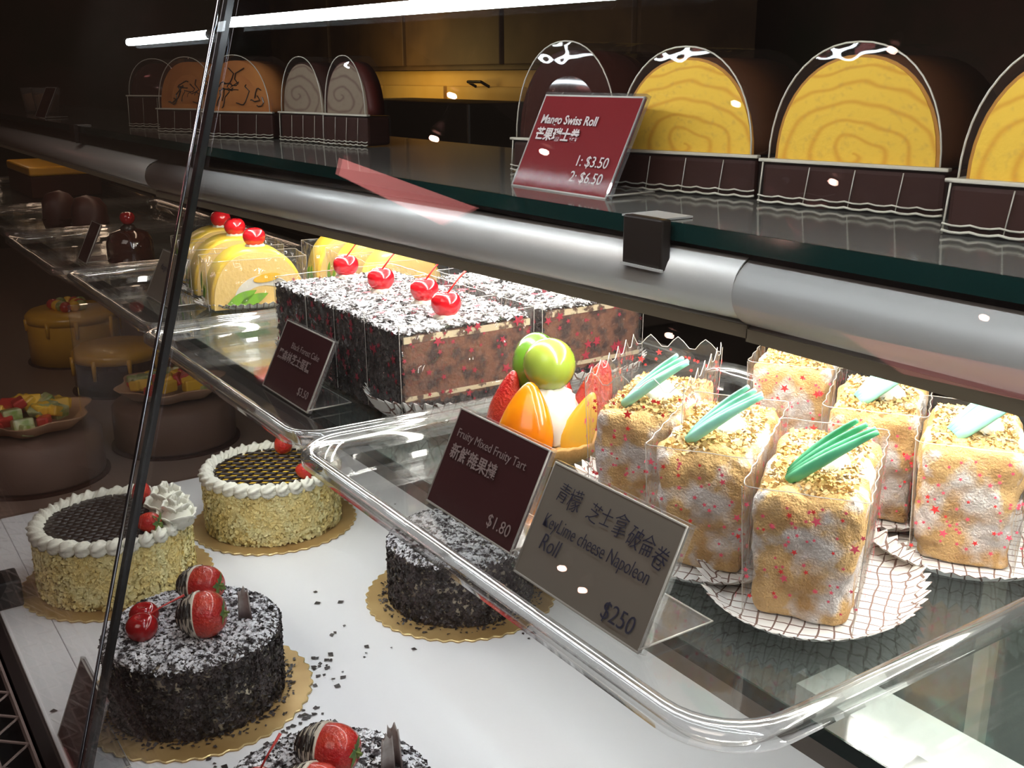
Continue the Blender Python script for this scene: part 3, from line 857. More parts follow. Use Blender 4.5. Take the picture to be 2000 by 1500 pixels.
# ------------------------------------------------------------------ wrappers and star print
def star_pts(r):
    return [((r if k % 2 == 0 else r * .42) * math.sin(PI * k / 5), (r if k % 2 == 0 else r * .42) * math.cos(PI * k / 5)) for k in range(10)]
def star_print(parent, faces, n, rmin, rmax, mat, seed, big=0.12, name='printed_stars'):
    """faces: list of (origin, udir, vdir, normal)"""
    r_ = random.Random(seed); b = MB()
    for (o, u, v, nn, w_, h_) in faces:
        for _ in range(int(n * w_ * h_ / .006)):
            s = r_.uniform(rmin, rmax) * (1.9 if r_.random() < big else 1)
            c = Vector(o) + Vector(u) * r_.uniform(s, w_ - s) + Vector(v) * r_.uniform(s, h_ - s) + Vector(nn) * .0004
            a = r_.uniform(0, 2)
            P = []
            for (x, y) in star_pts(s):
                P.append(c + Vector(u) * (x * math.cos(a) - y * math.sin(a)) + Vector(v) * (x * math.sin(a) + y * math.cos(a)))
            b.add([c + Vector(nn) * .0001] + P, [(0, 1 + k, 1 + (k + 1) % 10) for k in range(10)])
    o = b.build(name, mat, parent); o['kind'] = 'stuff'
    return o
def wrap_faces(wx, wy, z0, z1, bx=None, by=None):
    hx, hy = wx / 2, wy / 2; h = z1 - z0
    return [((-hx, -hy, z0), (1,0,0), (0,0,1), (0,-1,0), wx, h), ((hx, -hy, z0), (0,1,0), (0,0,1), (1,0,0), wy, h),
            ((-hx, hy, z0), (1,0,0), (0,0,1), (0,1,0), wx, h), ((-hx, -hy, z0), (0,1,0), (0,0,1), (-1,0,0), wy, h)]
def wrapper(parent, wx, wy, z0, z1, scallop=False, taper=1.0):
    P = rrect(wx / 2, wy / 2, .004, 3)
    rows = 6; V = []; F = []
    Q = []
    n = len(P)
    for k in range(n):           # refine the outline so that the top edge can wave
        a, b = P[k], P[(k+1) % n]
        m = max(1, int(math.hypot(b[0]-a[0], b[1]-a[1]) / .004))
        for i in range(m): Q.append((a[0] + (b[0]-a[0]) * i / m, a[1] + (b[1]-a[1]) * i / m))
    n = len(Q)
    for j in range(rows):
        t = j / (rows - 1)
        for k, (x, y) in enumerate(Q):
            z = z0 + (z1 - z0) * t
            if scallop and j == rows - 1: z += .0045 * math.cos(k * 2 * PI / 5)
            s = taper + (1 - taper) * t
            V.append((x * s + .0006 * math.sin(k * 1.3 + j), y * s + .0006 * math.cos(k * .9 + j * 2), z))
    for j in range(rows - 1):
        for k in range(n): F.append((j*n+k, j*n+(k+1) % n, (j+1)*n+(k+1) % n, (j+1)*n+k))
    o = MB().add(V, F).build('cellophane_wrap', GL['film'], parent, smooth=True)
    top = V[(rows - 1) * n:]
    e = MB(); e.tube(list(top) + [top[0]], .0003, 4, caps=False)
    for sx, sy in ((-1, -1), (1, -1), (1, 1)):
        e.tube([(sx * wx / 2 * taper, sy * wy / 2 * taper, z0), (sx * wx / 2, sy * wy / 2, z1)], .00028, 4)
    e.build('film_edge', MAT['edge_clear'], o)
    return o
def liner(parent, rx, ry, ruff=.0035, n=48, up=.010, z=0.0006):
    """fluted paper liner printed with a grid"""
    V = [(0, 0, z)]; F = []; uv = [(0, 0)]
    for j, f in enumerate((.55, .80, .90, 1.0)):
        for k in range(n * 2):
            a = 2 * PI * k / (n * 2)
            fl = ruff * (0, .1, .7, 1.0)[j] * (1 if k % 2 else -1)
            zz = z + up * (0, 0, .35, 1.0)[j] + (0, 0, .25, .5)[j] * fl
            V.append(((rx * f + fl * .6) * math.cos(a), (ry * f + fl * .6) * math.sin(a), max(zz, z)))
            uv.append((rx * f * math.cos(a), ry * f * math.sin(a)))
    m = n * 2
    for k in range(m): F.append((0, 1 + k, 1 + (k+1) % m))
    for j in range(3):
        for k in range(m): F.append((1+j*m+k, 1+(j+1)*m+k, 1+(j+1)*m+(k+1) % m, 1+j*m+(k+1) % m))
    me = mesh('paper_liner', V, F, MAT['grid'])
    ul = me.uv_layers.new(name='UVMap')
    for lp in me.loops: ul.data[lp.index].uv = uv[lp.vertex_index]
    o = link('paper_liner', me, parent)
    m_ = o.modifiers.new('solidify', 'SOLIDIFY'); m_.thickness = .0003; m_.offset = 1
    return o

# ------------------------------------------------------------------ crumbed pastry blocks
def block_mesh(name, wx, wy, h, seed, mat, amp=.0045, taper=.86, rnd=.010, nx=22, ny=34, nz_=24, fine=.0022):
    V = []; F = []; idx = {}
    def pt(i, j, k):
        key = (i, j, k)
        if key in idx: return idx[key]
        x, y, z = (i / nx - .5) * wx, (j / ny - .5) * wy, k / nz_ * h
        # round the edges
        qx = max(abs(x) - (wx/2 - rnd), 0); qy = max(abs(y) - (wy/2 - rnd), 0); qz = max(z - (h - rnd), 0)
        l = math.sqrt(qx*qx + qy*qy + qz*qz)
        if l > rnd:
            f = rnd / l
            x = math.copysign(wx/2 - rnd + qx * f, x) if qx else x
            y = math.copysign(wy/2 - rnd + qy * f, y) if qy else y
            z = h - rnd + qz * f if qz else z
        t = taper + (1 - taper) * (z / h)
        x *= t; y *= t
        v = Vector((x, y, z)); nrm = Vector((x / wx, y / wy, (z - h/2) / h)).normalized()
        d = amp * nz(v, 55, seed) + fine * nz(v, 190, seed + 5) + fine * .8 * nz(v, 430, seed + 9)
        v = v + nrm * d
        if k == 0: v.z = 0
        idx[key] = len(V); V.append(v); return idx[key]
    for i in range(nx):
        for j in range(ny):
            F.append((pt(i,j,nz_), pt(i+1,j,nz_), pt(i+1,j+1,nz_), pt(i,j+1,nz_)))
            F.append((pt(i,j,0), pt(i,j+1,0), pt(i+1,j+1,0), pt(i+1,j,0)))
    for k in range(nz_):
        for i in range(nx):
            F.append((pt(i,0,k), pt(i+1,0,k), pt(i+1,0,k+1), pt(i,0,k+1)))
            F.append((pt(i+1,ny,k), pt(i,ny,k), pt(i,ny,k+1), pt(i+1,ny,k+1)))
        for j in range(ny):
            F.append((pt(nx,j,k), pt(nx,j+1,k), pt(nx,j+1,k+1), pt(nx,j,k+1)))
            F.append((pt(0,j+1,k), pt(0,j,k), pt(0,j,k+1), pt(0,j+1,k+1)))
    me = mesh(name, V, F, mat, True)
    return me
def plume(parent, loc, rz, mat, L=.044, tilt=.7):
    b = MB()
    for q in range(4):
        off = (q - 1.5) * .0042
        pts = []; rr = []
        m = 10; LL = L * (1, .97, .86, .74)[q]
        for i in range(m):
            t = i / (m - 1)
            pts.append((LL * t, off * (1.0 + .5 * math.sin(PI * t * .8)) - .004 * t, L * (.95 * t - .15 * t * t)))
            rr.append(.0034 * (.5 + .5 * math.sin(PI * min(.25 + t * .8, 1))) * (1 - .35 * t) + .0004)
        b.tube(pts, rr, 7)
    return b.build('chocolate_plume', mat, parent, smooth=True, loc=loc, rot=(0, 0, rz))
def pastry(x, y, rz, label, seed, mint=True, scallop=False, bigstars=False, wx=.061, wy=.098, h=.077, plumerz=.35, starmat=None, front=True):
    t = empty('crumbed_pastry', (x, y, .3025), rz, label=label, cat='pastry', group='crumbed pastry blocks in starry cellophane')
    liner(t, .066, wy / 2 + .026, up=.009, ruff=.0032)
    body = link('pastry_block', block_mesh('pastry_block', wx, wy, h, seed, MAT['napoleon']), t, (0, 0, .002))
    body.modifiers.new('sub', 'SUBSURF').render_levels = 1
    g = np.random.default_rng(seed); n = 2600
    P = np.stack([g.uniform(-wx/2 + .006, wx/2 - .006, n), g.uniform(-wy/2 + .006, wy/2 - .006, n), h + .002 + g.uniform(-.001, .003, n)], 1)
    ed = np.maximum(np.abs(P[:, 0]) / (wx/2), np.abs(P[:, 1]) / (wy/2)); P[:, 2] -= .007 * np.clip((ed - .65) / .35, 0, 1) ** 2
    flakes('loose_crumbs', P, np.tile([0, 0, 1.], (n, 1)), .0014, MAT['crumbs'], t, seed=seed, aspect=1.1, tiltamp=1.6)
    if mint is not None:
        rose = MB(); rose.lathe([(.012, 0), (.0135, .003), (.011, .007), (.006, .012), (.001, .016)], 24, fn=lambda r, z, a: r * (1 + .14 * math.cos(8 * (a + z * 60))))
        rose.build('cream_swirl', MAT['cream'], t, smooth=True, loc=(.004, -.004, h))
        plume(t, (-.012, -wy / 2 + .024, h + .004), plumerz, MAT['mint'] if mint else MAT['mintd'])
    wr = wrapper(t, wx + .006, wy + .006, .002, h + (.026 if scallop else .005), scallop=scallop, taper=.90)
    fc = wrap_faces(wx + .006, wy + .006, .012, h)
    star_print(wr, fc, 62, .0011, .0018, MAT['pink'], seed, big=.06)
    star_print(wr, fc, 14, .0012, .0021, MAT['red'], seed + 50, big=.5 if bigstars else .05)
    if scallop: star_print(wr, wrap_faces(wx + .006, wy + .006, h, h + .022), 60, .0012, .0020, MAT['red'], seed + 70, big=.1)
    if bigstars: star_print(wr, fc, 16, .0018, .0036, MAT['red'], seed + 60, big=.2)
    return t
RZ = math.radians(33)
pastry(-.381, .473, RZ, 'nearest crumbed pastry block with a dark green chocolate plume', 31, mint=False, plumerz=.05, wy=.122)
pastry(-.459, .470, RZ, 'middle front crumbed pastry block with a mint plume, behind the grey sign', 32, plumerz=.0, wy=.115)
pastry(-.537, .483, RZ, 'crumbed pastry block with a mint plume beside the fruit tart', 33, scallop=True, plumerz=.0, wy=.110)
pastry(-.366, .602, RZ, 'crumbed pastry block at the right edge with a brightly lit white front', 34)
pastry(-.446, .612, RZ, 'crumbed pastry block in the back row, second from the right', 35)
pastry(-.556, .655, RZ, 'crumbed pastry block in the back row printed with large red stars', 36, bigstars=True, mint=None)

# ------------------------------------------------------------------ mixed fruit tart
ft = empty('fruit_tart', (-.655, .475, .3025), .0, label='fruit tart topped with a green melon ball, strawberries and an orange wedge', cat='tart')
b = MB(); b.lathe([(.030, 0), (.036, .004), (.041, .016), (.040, .018), (.036, .016), (.001, .013)], 48, fn=lambda r, z, a: r * (1 + (.035 * math.cos(24 * a) if r > .035 else 0)))
b.build('tart_shell', MAT['tart'], ft, smooth=True)
b = MB(); b.lathe([(.024, .012), (.027, .018), (.025, .035), (.018, .052), (.001, .062)], 40, fn=lambda r, z, a: r * (1 + .16 * math.cos(9 * (a + z * 25))))
b.build('piped_cream', MAT['cream'], ft, smooth=True)
def blob(name, mat, loc, rot, rx, ry, rz_, pw=1.0, point=0.0, parent=None, amp=0):
    V = []; F = []; n = 20; m = 14
    for i in range(m + 1):
        a = -PI / 2 + PI * i / m
        for k in range(n):
            b_ = 2 * PI * k / n
            c = abs(math.cos(a)) ** pw
            t = (math.sin(a) + 1) / 2
            s = 1 - point * t
            V.append((rx * c * math.cos(b_) * s, ry * c * math.sin(b_) * s, rz_ * math.sin(a)))
    if amp: V = disp(V, amp, 90, 3)
    for i in range(m):
        for k in range(n): F.append((i*n+k, i*n+(k+1) % n, (i+1)*n+(k+1) % n, (i+1)*n+k))
    return MB().add(V, F).build(name, mat, parent or ft, smooth=True, loc=loc, rot=rot)
def fl(u, v, z): p = at(u, v, z); return (p.x + .655, p.y - .475, z - .3025)
blob('melon_ball', MAT['melon'], (-.003, .002, .0745), (0, 0, 0), .0212, .0212, .0215)
blob('melon_wedge', MAT['kiwi'], (-.034, .012, .064), (-.3, -.55, 0), .021, .021, .030)
blob('orange_wedge', MAT['orange'], (.008, -.028, .033), (-.30, .0, .60), .0310, .018, .0335, point=.58)
blob('strawberry_half', MAT['straw'], (-.034, -.020, .034), (-.15, .20, -.1), .0200, .017, .034, point=.55)
blob('strawberry_half', MAT['straw'], (.012, .036, .044), (.2, .25, .9), .020, .016, .036, point=.5)
blob('strawberry_half', MAT['straw'], (-.022, .034, .036), (.2, -.2, -.9), .013, .008, .024, point=.5)
blob('orange_wedge', MAT['melonpiece'], (.032, .008, .032), (0, .35, 1.2), .018, .009, .028, point=.6)

# ------------------------------------------------------------------ cherry topped chocolate slices
def slice_cake(x, y, wx, wy, label, seed, h=.082, withcherry=True, chy=.0, rz=0.0, lin=True, chx=.001):
    t = empty('chocolate_slice', (x, y, .3025), rz, label=label, cat='cake slice', group='cherry topped chocolate slices in cellophane')
    if lin: liner(t, wx * .5 + .034, wy * .5 + .016, up=.022)
    body = link('sponge', block_mesh('sponge', wx, wy, h - .003, seed, MAT['sponge'], amp=.001, taper=1.0, rnd=.003, nx=8, ny=14, nz_=8, fine=.0006), t, (0, 0, .002))
    for z0, z1 in ((h - .010, h - .004), (.020, .024)):
        b = MB().box(-wx/2 + .0005, wx/2 + .0006, -wy/2 + .002, wy/2 - .0005, z0, z1)
        b.build('cream_layer', MAT['spongecream'], body)
    g = np.random.default_rng(seed)
    n = 1500
    P = np.stack([g.uniform(-wx/2, wx/2, n), np.full(n, -wy/2 - .0005), g.uniform(.004, h, n)], 1)
    flakes('chocolate_flakes', P, np.tile([0, -1., 0], (n, 1)), .0034, MAT['flake'], t, seed=seed)
    n = 500
    P = np.stack([np.full(n, wx/2 + .0006), g.uniform(-wy/2, wy/2, n), g.uniform(.002, .019, n)], 1)
    flakes('chocolate_flakes', P, np.tile([1., 0, 0], (n, 1)), .0034, MAT['flake'], t, seed=seed + 4)
    n = 700
    P = np.stack([g.uniform(-wx/2, wx/2, n), g.uniform(-wy/2, wy/2, n), np.full(n, h)], 1)
    flakes('chocolate_flakes', P, np.tile([0, 0, 1.], (n, 1)), .0034, MAT['flake'], t, seed=seed + 1, tiltamp=.9)
    n = 2600
    P = np.stack([g.uniform(-wx/2, wx/2, n), g.uniform(-wy/2, wy/2, n), np.full(n, h + .001)], 1)
    flakes('sugared_flakes', P, np.tile([0, 0, 1.], (n, 1)), .0036, MAT['sugarh'], t, seed=seed + 2, tiltamp=.7)
    if withcherry:
        b = MB(); b.lathe([(.010, h - .001), (.0125, h + .002), (.010, h + .006), (.001, h + .008)], 28, fn=lambda r, z, a: r * (1 + .12 * math.cos(8 * (a + z * 80))))
        b.build('cream_swirl', MAT['cream'], t, smooth=True, loc=(chx, chy, 0))
        cherry(t, (chx, chy, h + .0150), .0140, stem=(.012, .018, .027))
    wr = wrapper(t, wx + .004, wy + .006, .004, h + .009, taper=.99)
    fc = wrap_faces(wx + .004, wy + .006, .010, h + .006)
    star_print(wr, fc, 26, .0016, .0034, MAT['dred'], seed, big=.3)
    star_print(wr, [((-wx/2, -wy/2, h + .0095), (1,0,0), (0,1,0), (0,0,1), wx, wy)], 14, .0016, .0036, MAT['dred'], seed + 7, big=.3)
    return t
names = ('nearest chocolate slice, its brown sponge side facing right', 'second chocolate slice from the right, cherry on top',
         'third chocolate slice from the right, cherry on top', 'leftmost chocolate slice in front, beside the mango slices')
for i, (cx, chy, ww, chx) in enumerate(((-.8145, -.004, .0625, 0), (-.881, .012, .0625, -.002), (-.9475, .003, .0625, -.010), (-1.023, .008, .0785, -.028))):
    slice_cake(cx, .478, ww, .135, names[i], 41 + i, chy=chy, chx=chx, lin=(i in (0, 3)))
for i, (cx, lb) in enumerate(((-.825, 'chocolate slice in the back row with its brown side in view'), (-.895, 'chocolate slice in the back row behind the second cherry'),
                              (-.965, 'chocolate slice in the back row, farthest left'))):
    slice_cake(cx, .630, .058, .120, lb, 51 + i, withcherry=False, lin=(i == 0))

# ------------------------------------------------------------------ mango roll slices
def dprof(w_, h, n=24, base=0.0, p=2.3):
    """flat-bottomed dome outline, from right foot over the top to left foot"""
    P = []
    for k in range(n + 1):
        a = PI * k / n
        c, s = math.cos(a), math.sin(a)
        P.append((math.copysign(abs(c) ** (2 / p), c) * w_ / 2, base + abs(s) ** (2 / p) * (h - base)))
    return P
def mango_slice(x, y, rz, label, seed, withcherry=True, w_=.125, th=.060, h=.078):
    t = empty('mango_roll_slice', (x, y, .3025), rz, label=label, cat='cake slice', group='yellow mango roll slices in leaf printed wrap')
    liner(t, .045, .078, up=.008)
    O = dprof(w_, h)
    MX = Matrix.Rotation(PI / 2, 4, 'Z') @ Matrix.Rotation(PI / 2, 4, 'X')     # outline plane -> YZ, extrude along X
    b = MB(); b.extrude(O, -th / 2, th / 2 - .001, MX); b.build('mango_coating', MAT['mango'], t, bevel=.004, smooth=True, loc=(0, 0, .001))
    Oi = [(a * .93, .003 + (c - .002) * .94) for a, c in O]
    b = MB(); b.extrude(Oi, th / 2 - .001, th / 2 + .0006, MX); b.build('sponge_face', MAT['mangoface'], t)
    ring = []
    for k in range(21):
        a = PI * k / 20
        ring.append((.040 * math.cos(a) + .008, .010 + .034 * math.sin(a)))
    inn = [(.030 * math.cos(PI * k / 20) + .008, .008 + .022 * math.sin(PI * k / 20)) for k in range(20, -1, -1)]
    b = MB(); b.extrude(ring + inn, th / 2 + .0003, th / 2 + .0014, MX); b.build('cream_filling', MAT['cream'], t)
    mg = [(.018 * math.cos(2*PI*k/16) + .012, .040 + .006 * math.sin(2*PI*k/16 + .4)) for k in range(16)]
    b = MB(); b.extrude(mg, th / 2 + .0005, th / 2 + .003, MX); b.build('mango_piece', MAT['mangogel'], t)
    if withcherry:
        b = MB(); b.lathe([(.010, h - .002), (.0125, h + .001), (.010, h + .005), (.001, h + .007)], 28, fn=lambda r, z, a: r * (1 + .1 * math.cos(9 * a)))
        b.build('cream_swirl', MAT['cream'], t, smooth=True, loc=(.004, .004, 0))
        cherry(t, (.004, .004, h + .0125), .0150)
    # printed leaves on the wrap
    b1 = MB(); r_ = random.Random(seed)
    for k in range(2):
        y0 = (-.045, -.030)[k]; z0 = r_.uniform(.002, .008); a = r_.uniform(.25, .6); L = r_.uniform(.035, .05)
        P = []
        for i in range(9):
            s = i / 8; P.append((s * L, .16 * L * math.sin(PI * s)))
        for i in range(7, 0, -1):
            s = i / 8; P.append((s * L, -.16 * L * math.sin(PI * s)))
        b1.add([(th / 2 + .0042, y0 + p[0] * math.cos(a) - p[1] * math.sin(a), z0 + p[0] * math.sin(a) + p[1] * math.cos(a)) for p in P], [tuple(range(len(P)))])
    for k in range(4):
        x0 = r_.uniform(-.03, .01); z0 = r_.uniform(.004, .03); L = r_.uniform(.02, .035); a = r_.uniform(.6, 1.2)
        P = [(s / 8 * L, .18 * L * math.sin(PI * s / 8)) for s in range(9)] + [(s / 8 * L, -.18 * L * math.sin(PI * s / 8)) for s in range(7, 0, -1)]
        b1.add([(x0 + p[0] * math.cos(a) - p[1] * math.sin(a), -w_ / 2 - .0036, z0 + p[0] * math.sin(a) + p[1] * math.cos(a)) for p in P], [tuple(range(len(P)))])
    wr = wrapper(t, th + .008, w_ + .006, .002, h - .012, taper=1.0)
    b1.build('printed_leaves', MAT['greenleaf'], wr)
    return t
mango_slice(-1.358, .492, -.18, 'nearest mango roll slice with a cherry, its cut face showing', 61)
mango_slice(-1.468, .505, -.18, 'second mango roll slice with a cherry', 62)
mango_slice(-1.566, .518, -.12, 'farthest mango roll slice with a cherry, beside the joint', 63, th=.05)
for i, (x, lb) in enumerate(((-1.235, 'yellow mango slice in the back row nearest the chocolate slices'), (-1.32, 'middle yellow mango slice in the back row'),
                             (-1.405, 'yellow mango slice in the back row, farthest left'))):
    mango_slice(x, .650, -.15, lb, 66 + i, withcherry=False, w_=.105)

# ------------------------------------------------------------------ swiss rolls on the upper shelf
def roll_box(x, y, rz, label, face, skin, W=.122, hb=.028, top=.100, D=.115, cutface=True, glazed=False, group='boxed swiss rolls on the upper shelf', ribs=4, rw=.108, rh=None, drz=False):
    """x, y: lower left front corner of the box; the open dome faces the viewer"""
    t = empty('boxed_swiss_roll', (x, y, .5175), rz, label=label, cat='swiss roll', group=group)
    b = MB().box(.001, W - .001, .001, D, .001, hb - .002)
    base = b.build('brown_box', MAT['boxbrown'], t, bevel=.003)
    e = MB()
    for zz, rr in ((.0012, .0008), (.0048, .0006)):
        pts = [(s * W / 24, -.0006 - .0007 * math.cos(s * PI / 3) ** 6, zz + .0010 * math.cos(s * PI / 6 * ribs / 2) ** 8) for s in range(25)]
        e.tube(pts, rr, 6)
    e.tube([(0, 0, 0), (.002, -.0002, hb - .001)], .0006, 6)
    for k in range(1, ribs):
        xx = W * k / ribs + .002
        e.tube([(xx, -.0006, .002), (xx + .003, -.0006, hb - .003)], .0004, 5)
    e.build('plastic_creases', MAT['lip_clear'], base, smooth=True)
    lp = MB().box(-.001, W + .001, -.0015, .004, hb - .001, hb + .0012)
    lp.box(-.001, .004, -.0015, D, hb - .001, hb + .0006)
    lp.build('plastic_lip', MAT['lip_clear'], t, bevel=.0005)
    b = MB().box(0, W, -.0012, D, .0, hb - .001); b.build('clear_base', GL['dome'], t)
    # roll
    MY = Matrix.Rotation(PI / 2, 4, 'X')                       # outline -> XZ, extrude towards -Y
    rh = rh or (top - .007)
    O = dprof(rw, rh - hb, p=2.15)
    cx = W / 2
    T = Matrix.Translation((cx, .0, hb))
    r1 = MB().extrude(O, -(D - .006), -.006, T @ MY).build('roll_body', skin, t, smooth=False)
    for p in r1.data.polygons: p.use_smooth = len(p.vertices) == 4
    if cutface:
        Oi = [(a * .955, c * .965 + .0003) for a, c in O]
        f = MB().extrude(Oi, .0, .0016, MY).build('cut_face', face, t, loc=(cx, .0062, hb))
        Or = [(a * .995, c * .995 + .0001) for a, c in O]
        MB().extrude(Or, .0, .0008, MY).build('baked_edge', MAT['bakedring'] if face is MAT['mangospiral'] else skin, t, loc=(cx, .0062, hb))
    else:
        Oi = [(a * 1.0, c) for a, c in O]
        V = []; F = []
        n = len(Oi); rings = 6
        for j in range(rings + 1):
            s = 1 - j / rings
            for (a, c) in Oi:
                V.append((a * s, -.010 * math.sin((1 - s) * PI / 2) ** .5 * 1.0, (c - .02) * s + .02))
        for j in range(rings):
            for k in range(n): F.append((j*n+k, j*n+(k+1) % n, (j+1)*n+(k+1) % n, (j+1)*n+k))
        ff = MB().add(V, F).build('glazed_face', face, t, smooth=True, loc=(cx, .0135, hb))
        if drz:
            z = MB(); r_ = random.Random(int(-x * 1000))
            for k in range(9):
                x0 = r_.uniform(-.045, .045); z0 = r_.uniform(.004, .03); pts = []
                for i in range(9):
                    px = x0 + i * .004 * r_.choice((.6, 1.0)); pz = z0 + .006 * math.sin(i * .8 + k) + i * .003
                    if abs(px) < rw * .42 and pz < (rh - hb) * (1 - (px / (rw * .52)) ** 2) * .98: pts.append((px, -.0095, pz))
                if len(pts) > 3: z.tube(pts, .0008, 5)
            z.build('chocolate_drizzle', MAT['dark'], ff)
    # dome
    Od = dprof(W - .010, top - hb, p=2.15)
    n = len(Od); V = []; F = []
    for yy in (.0015, D):
        V += [(cx + a, yy, hb + c) for a, c in Od]
    for k in range(n - 1): F.append((k, k + 1, n + k + 1, n + k))
    F.append(tuple(range(n)))
    dm = MB().add(V, F).build('clear_dome', GL['dome'], t, smooth=False)
    e = MB(); e.tube([(cx + a, .0012, hb + c) for a, c in Od], .00062, 6); e.build('dome_rim', MAT['lip_clear'], dm, smooth=True)
    return t
roll_box(-.491, .525, math.radians(12.6), 'third boxed swiss roll from the right edge side, large pale yellow cut face', MAT['mangospiral'], MAT['rollskin'])
roll_box(-.622, .506, math.radians(17), 'boxed yellow swiss roll directly behind the red sign', MAT['mangospiral'], MAT['rollskin'], W=.118)
roll_box(-.338, .502, math.radians(9), 'boxed yellow swiss roll cut by the right edge', MAT['mangospiral'], MAT['rollskin'])
roll_box(-.787, .528, math.radians(14), 'boxed swiss roll in dark chocolate glaze left of the red sign', MAT['choco'], MAT['choco'], cutface=False, top=.108, W=.118, rw=.108)
roll_box(-1.487, .480, math.radians(28), 'boxed roll in orange glaze with chocolate drizzle, right of the joint', MAT['orange_glaze'], MAT['orange_glaze'], cutface=False, top=.108, W=.128, hb=.034, drz=True, rw=.118, D=.07)
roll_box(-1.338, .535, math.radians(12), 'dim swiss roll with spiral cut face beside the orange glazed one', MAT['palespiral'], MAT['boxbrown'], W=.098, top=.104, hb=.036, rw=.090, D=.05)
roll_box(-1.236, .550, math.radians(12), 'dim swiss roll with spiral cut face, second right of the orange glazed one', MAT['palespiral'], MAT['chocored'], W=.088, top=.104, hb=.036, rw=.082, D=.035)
roll_box(-1.66, .470, math.radians(28), 'orange glazed roll just left of the pane joint', MAT['orange_glaze'], MAT['orange_glaze'], cutface=False, top=.108, W=.128, hb=.034, drz=True, rw=.118, D=.07)
roll_box(-1.86, .480, math.radians(28), 'dark chocolate roll in its box, left of the pane joint', MAT['choco'], MAT['choco'], cutface=False, top=.108, W=.128, hb=.050, rw=.118)

# dessert cups far left on the shelf
for i, (x, y) in enumerate(((-2.75, .50), (-2.62, .50))):
    o = empty('dessert_cup', (x, y, .5175), label=('left one of two small clear dessert cups on the far shelf', 'right one of two small clear dessert cups on the far shelf')[i], cat='cup', group='dessert cups on the far shelf')
    MB().lathe([(.022, 0), (.024, .002), (.031, .055), (.033, .056), (.030, .055), (.023, .003), (.001, .003)], 28).build('clear_cup', GL['acrylic'], o, smooth=True)
    MB().lathe([(.021, .004), (.028, .040), (.001, .046)], 24).build('brown_mousse', MAT['waffle'], o, smooth=True)

# ------------------------------------------------------------------ the dim neighbouring case
dc = empty('glazed_dome_cake', (-1.80, .445, .3025), label='small dark glazed dome cake with a cherry, left of the joint', cat='cake')
MB().lathe([(.036, 0), (.038, .004), (.037, .034), (.030, .048), (.014, .054), (.001, .055)], 32).build('chocolate_dome', MAT['choco'], dc, smooth=True)
b = MB(); b.lathe([(.012, .052), (.013, .056), (.009, .061), (.001, .064)], 20); b.build('chocolate_swirl', MAT['dark'], dc, smooth=True)
cherry(dc, (0, 0, .072), .0125, mat=MAT['cherryd'])
def fruit_cake(x, y, label, seed, bowl=True, r=.100, h=.078, icing='pinkcake'):
    t = empty('fruit_topped_cake', (x, y, -.002), label=label, cat='cake', group='fruit topped cakes in the dim case')
    MB().lathe([(r + .006, 0), (r + .006, .003), (.001, .003)], 48).build('cake_board', MAT['boxbrown'], t)
    b = MB(); b.lathe([(r - .003, .003), (r, .008), (r, h - .010), (r - .006, h - .002), (.001, h)], 48); b.V = disp(b.V, .002, 25, seed, .003)
    b.build('icing', MAT[icing], t, smooth=True)
    b = MB()
    b.lathe([(.040, h + .001), (.062, h + .008), (.083, h + .026), (.087, h + .028), (.083, h + .024), (.062, h + .006), (.035, h)], 48,
            fn=lambda rr, z, a: rr * (1 + (.10 * math.cos(6 * a + seed) if rr > .06 else 0)))
    b.build('waffle_bowl', MAT['waffle'], t, smooth=True)
    r_ = random.Random(seed)
    mats = [MAT['melonpiece'], MAT['melonpiece'], MAT['kiwipiece'], MAT['redpiece'], MAT['kiwipiece'], MAT['melonpiece'], MAT['redpiece']]
    for k in range(40):
        a = r_.uniform(0, 2*PI); rr = .064 * math.sqrt(r_.random()); s = r_.uniform(.010, .015)
        z = h + .017 + .024 * (1 - (rr / .067) ** 2) + r_.uniform(-.003, .003)
        M = Matrix.Rotation(r_.uniform(0, 3), 4, 'Z') @ Matrix.Rotation(r_.uniform(-.6, .6), 4, 'X')
        MB().box(-s, s, -s * .8, s * .8, -s * .65, s * .65, M).build('fruit_piece', mats[k % 7], t, bevel=.003, loc=(rr * math.cos(a), rr * math.sin(a), z))
    return t
fruit_cake(-1.70, .245, 'left fruit topped cake with kiwi and mango cubes in a waffle bowl', 71)
fruit_cake(-1.745, .475, 'fruit topped cake in a waffle bowl, just right of the pane joint', 72)
def drip_cake(x, y, h, r, body, glaze, label, seed, fruit):
    t = empty('glazed_cake', (x, y, -.002), label=label, cat='cake', group='glazed cakes in the dim case')
    MB().lathe([(r + .006, 0), (r + .006, .003), (.001, .003)], 40).build('cake_board', MAT['boxbrown'], t)
    MB().lathe([(r, .003), (r, h - .006), (r - .006, h), (.001, h)], 40).build('cake_body', body, t, smooth=True)
    b = MB(); b.lathe([(r + .0015, h - .020), (r + .002, h - .006), (r - .006, h + .0018), (.001, h + .002)], 40)
    r_ = random.Random(seed)
    for k in range(9):
        a = 2 * PI * k / 9 + r_.uniform(-.2, .2); L = r_.uniform(.02, .05)
        b.tube([((r + .001) * math.cos(a), (r + .001) * math.sin(a), h - .01), ((r + .0015) * math.cos(a), (r + .0015) * math.sin(a), h - .012 - L)], [.005, .0035], 8)
    b.build('dripping_glaze', glaze, t, smooth=True)
    if fruit:
        for k in range(12):
            a = 2 * PI * k / 12; rr = r_.uniform(.01, .05)
            blob('fruit_piece', (MAT['melonpiece'], MAT['kiwipiece'], MAT['redpiece'])[k % 3], (rr * math.cos(a), rr * math.sin(a), h + .012), (0, 0, a), .014, .012, .012, parent=t)
    return t
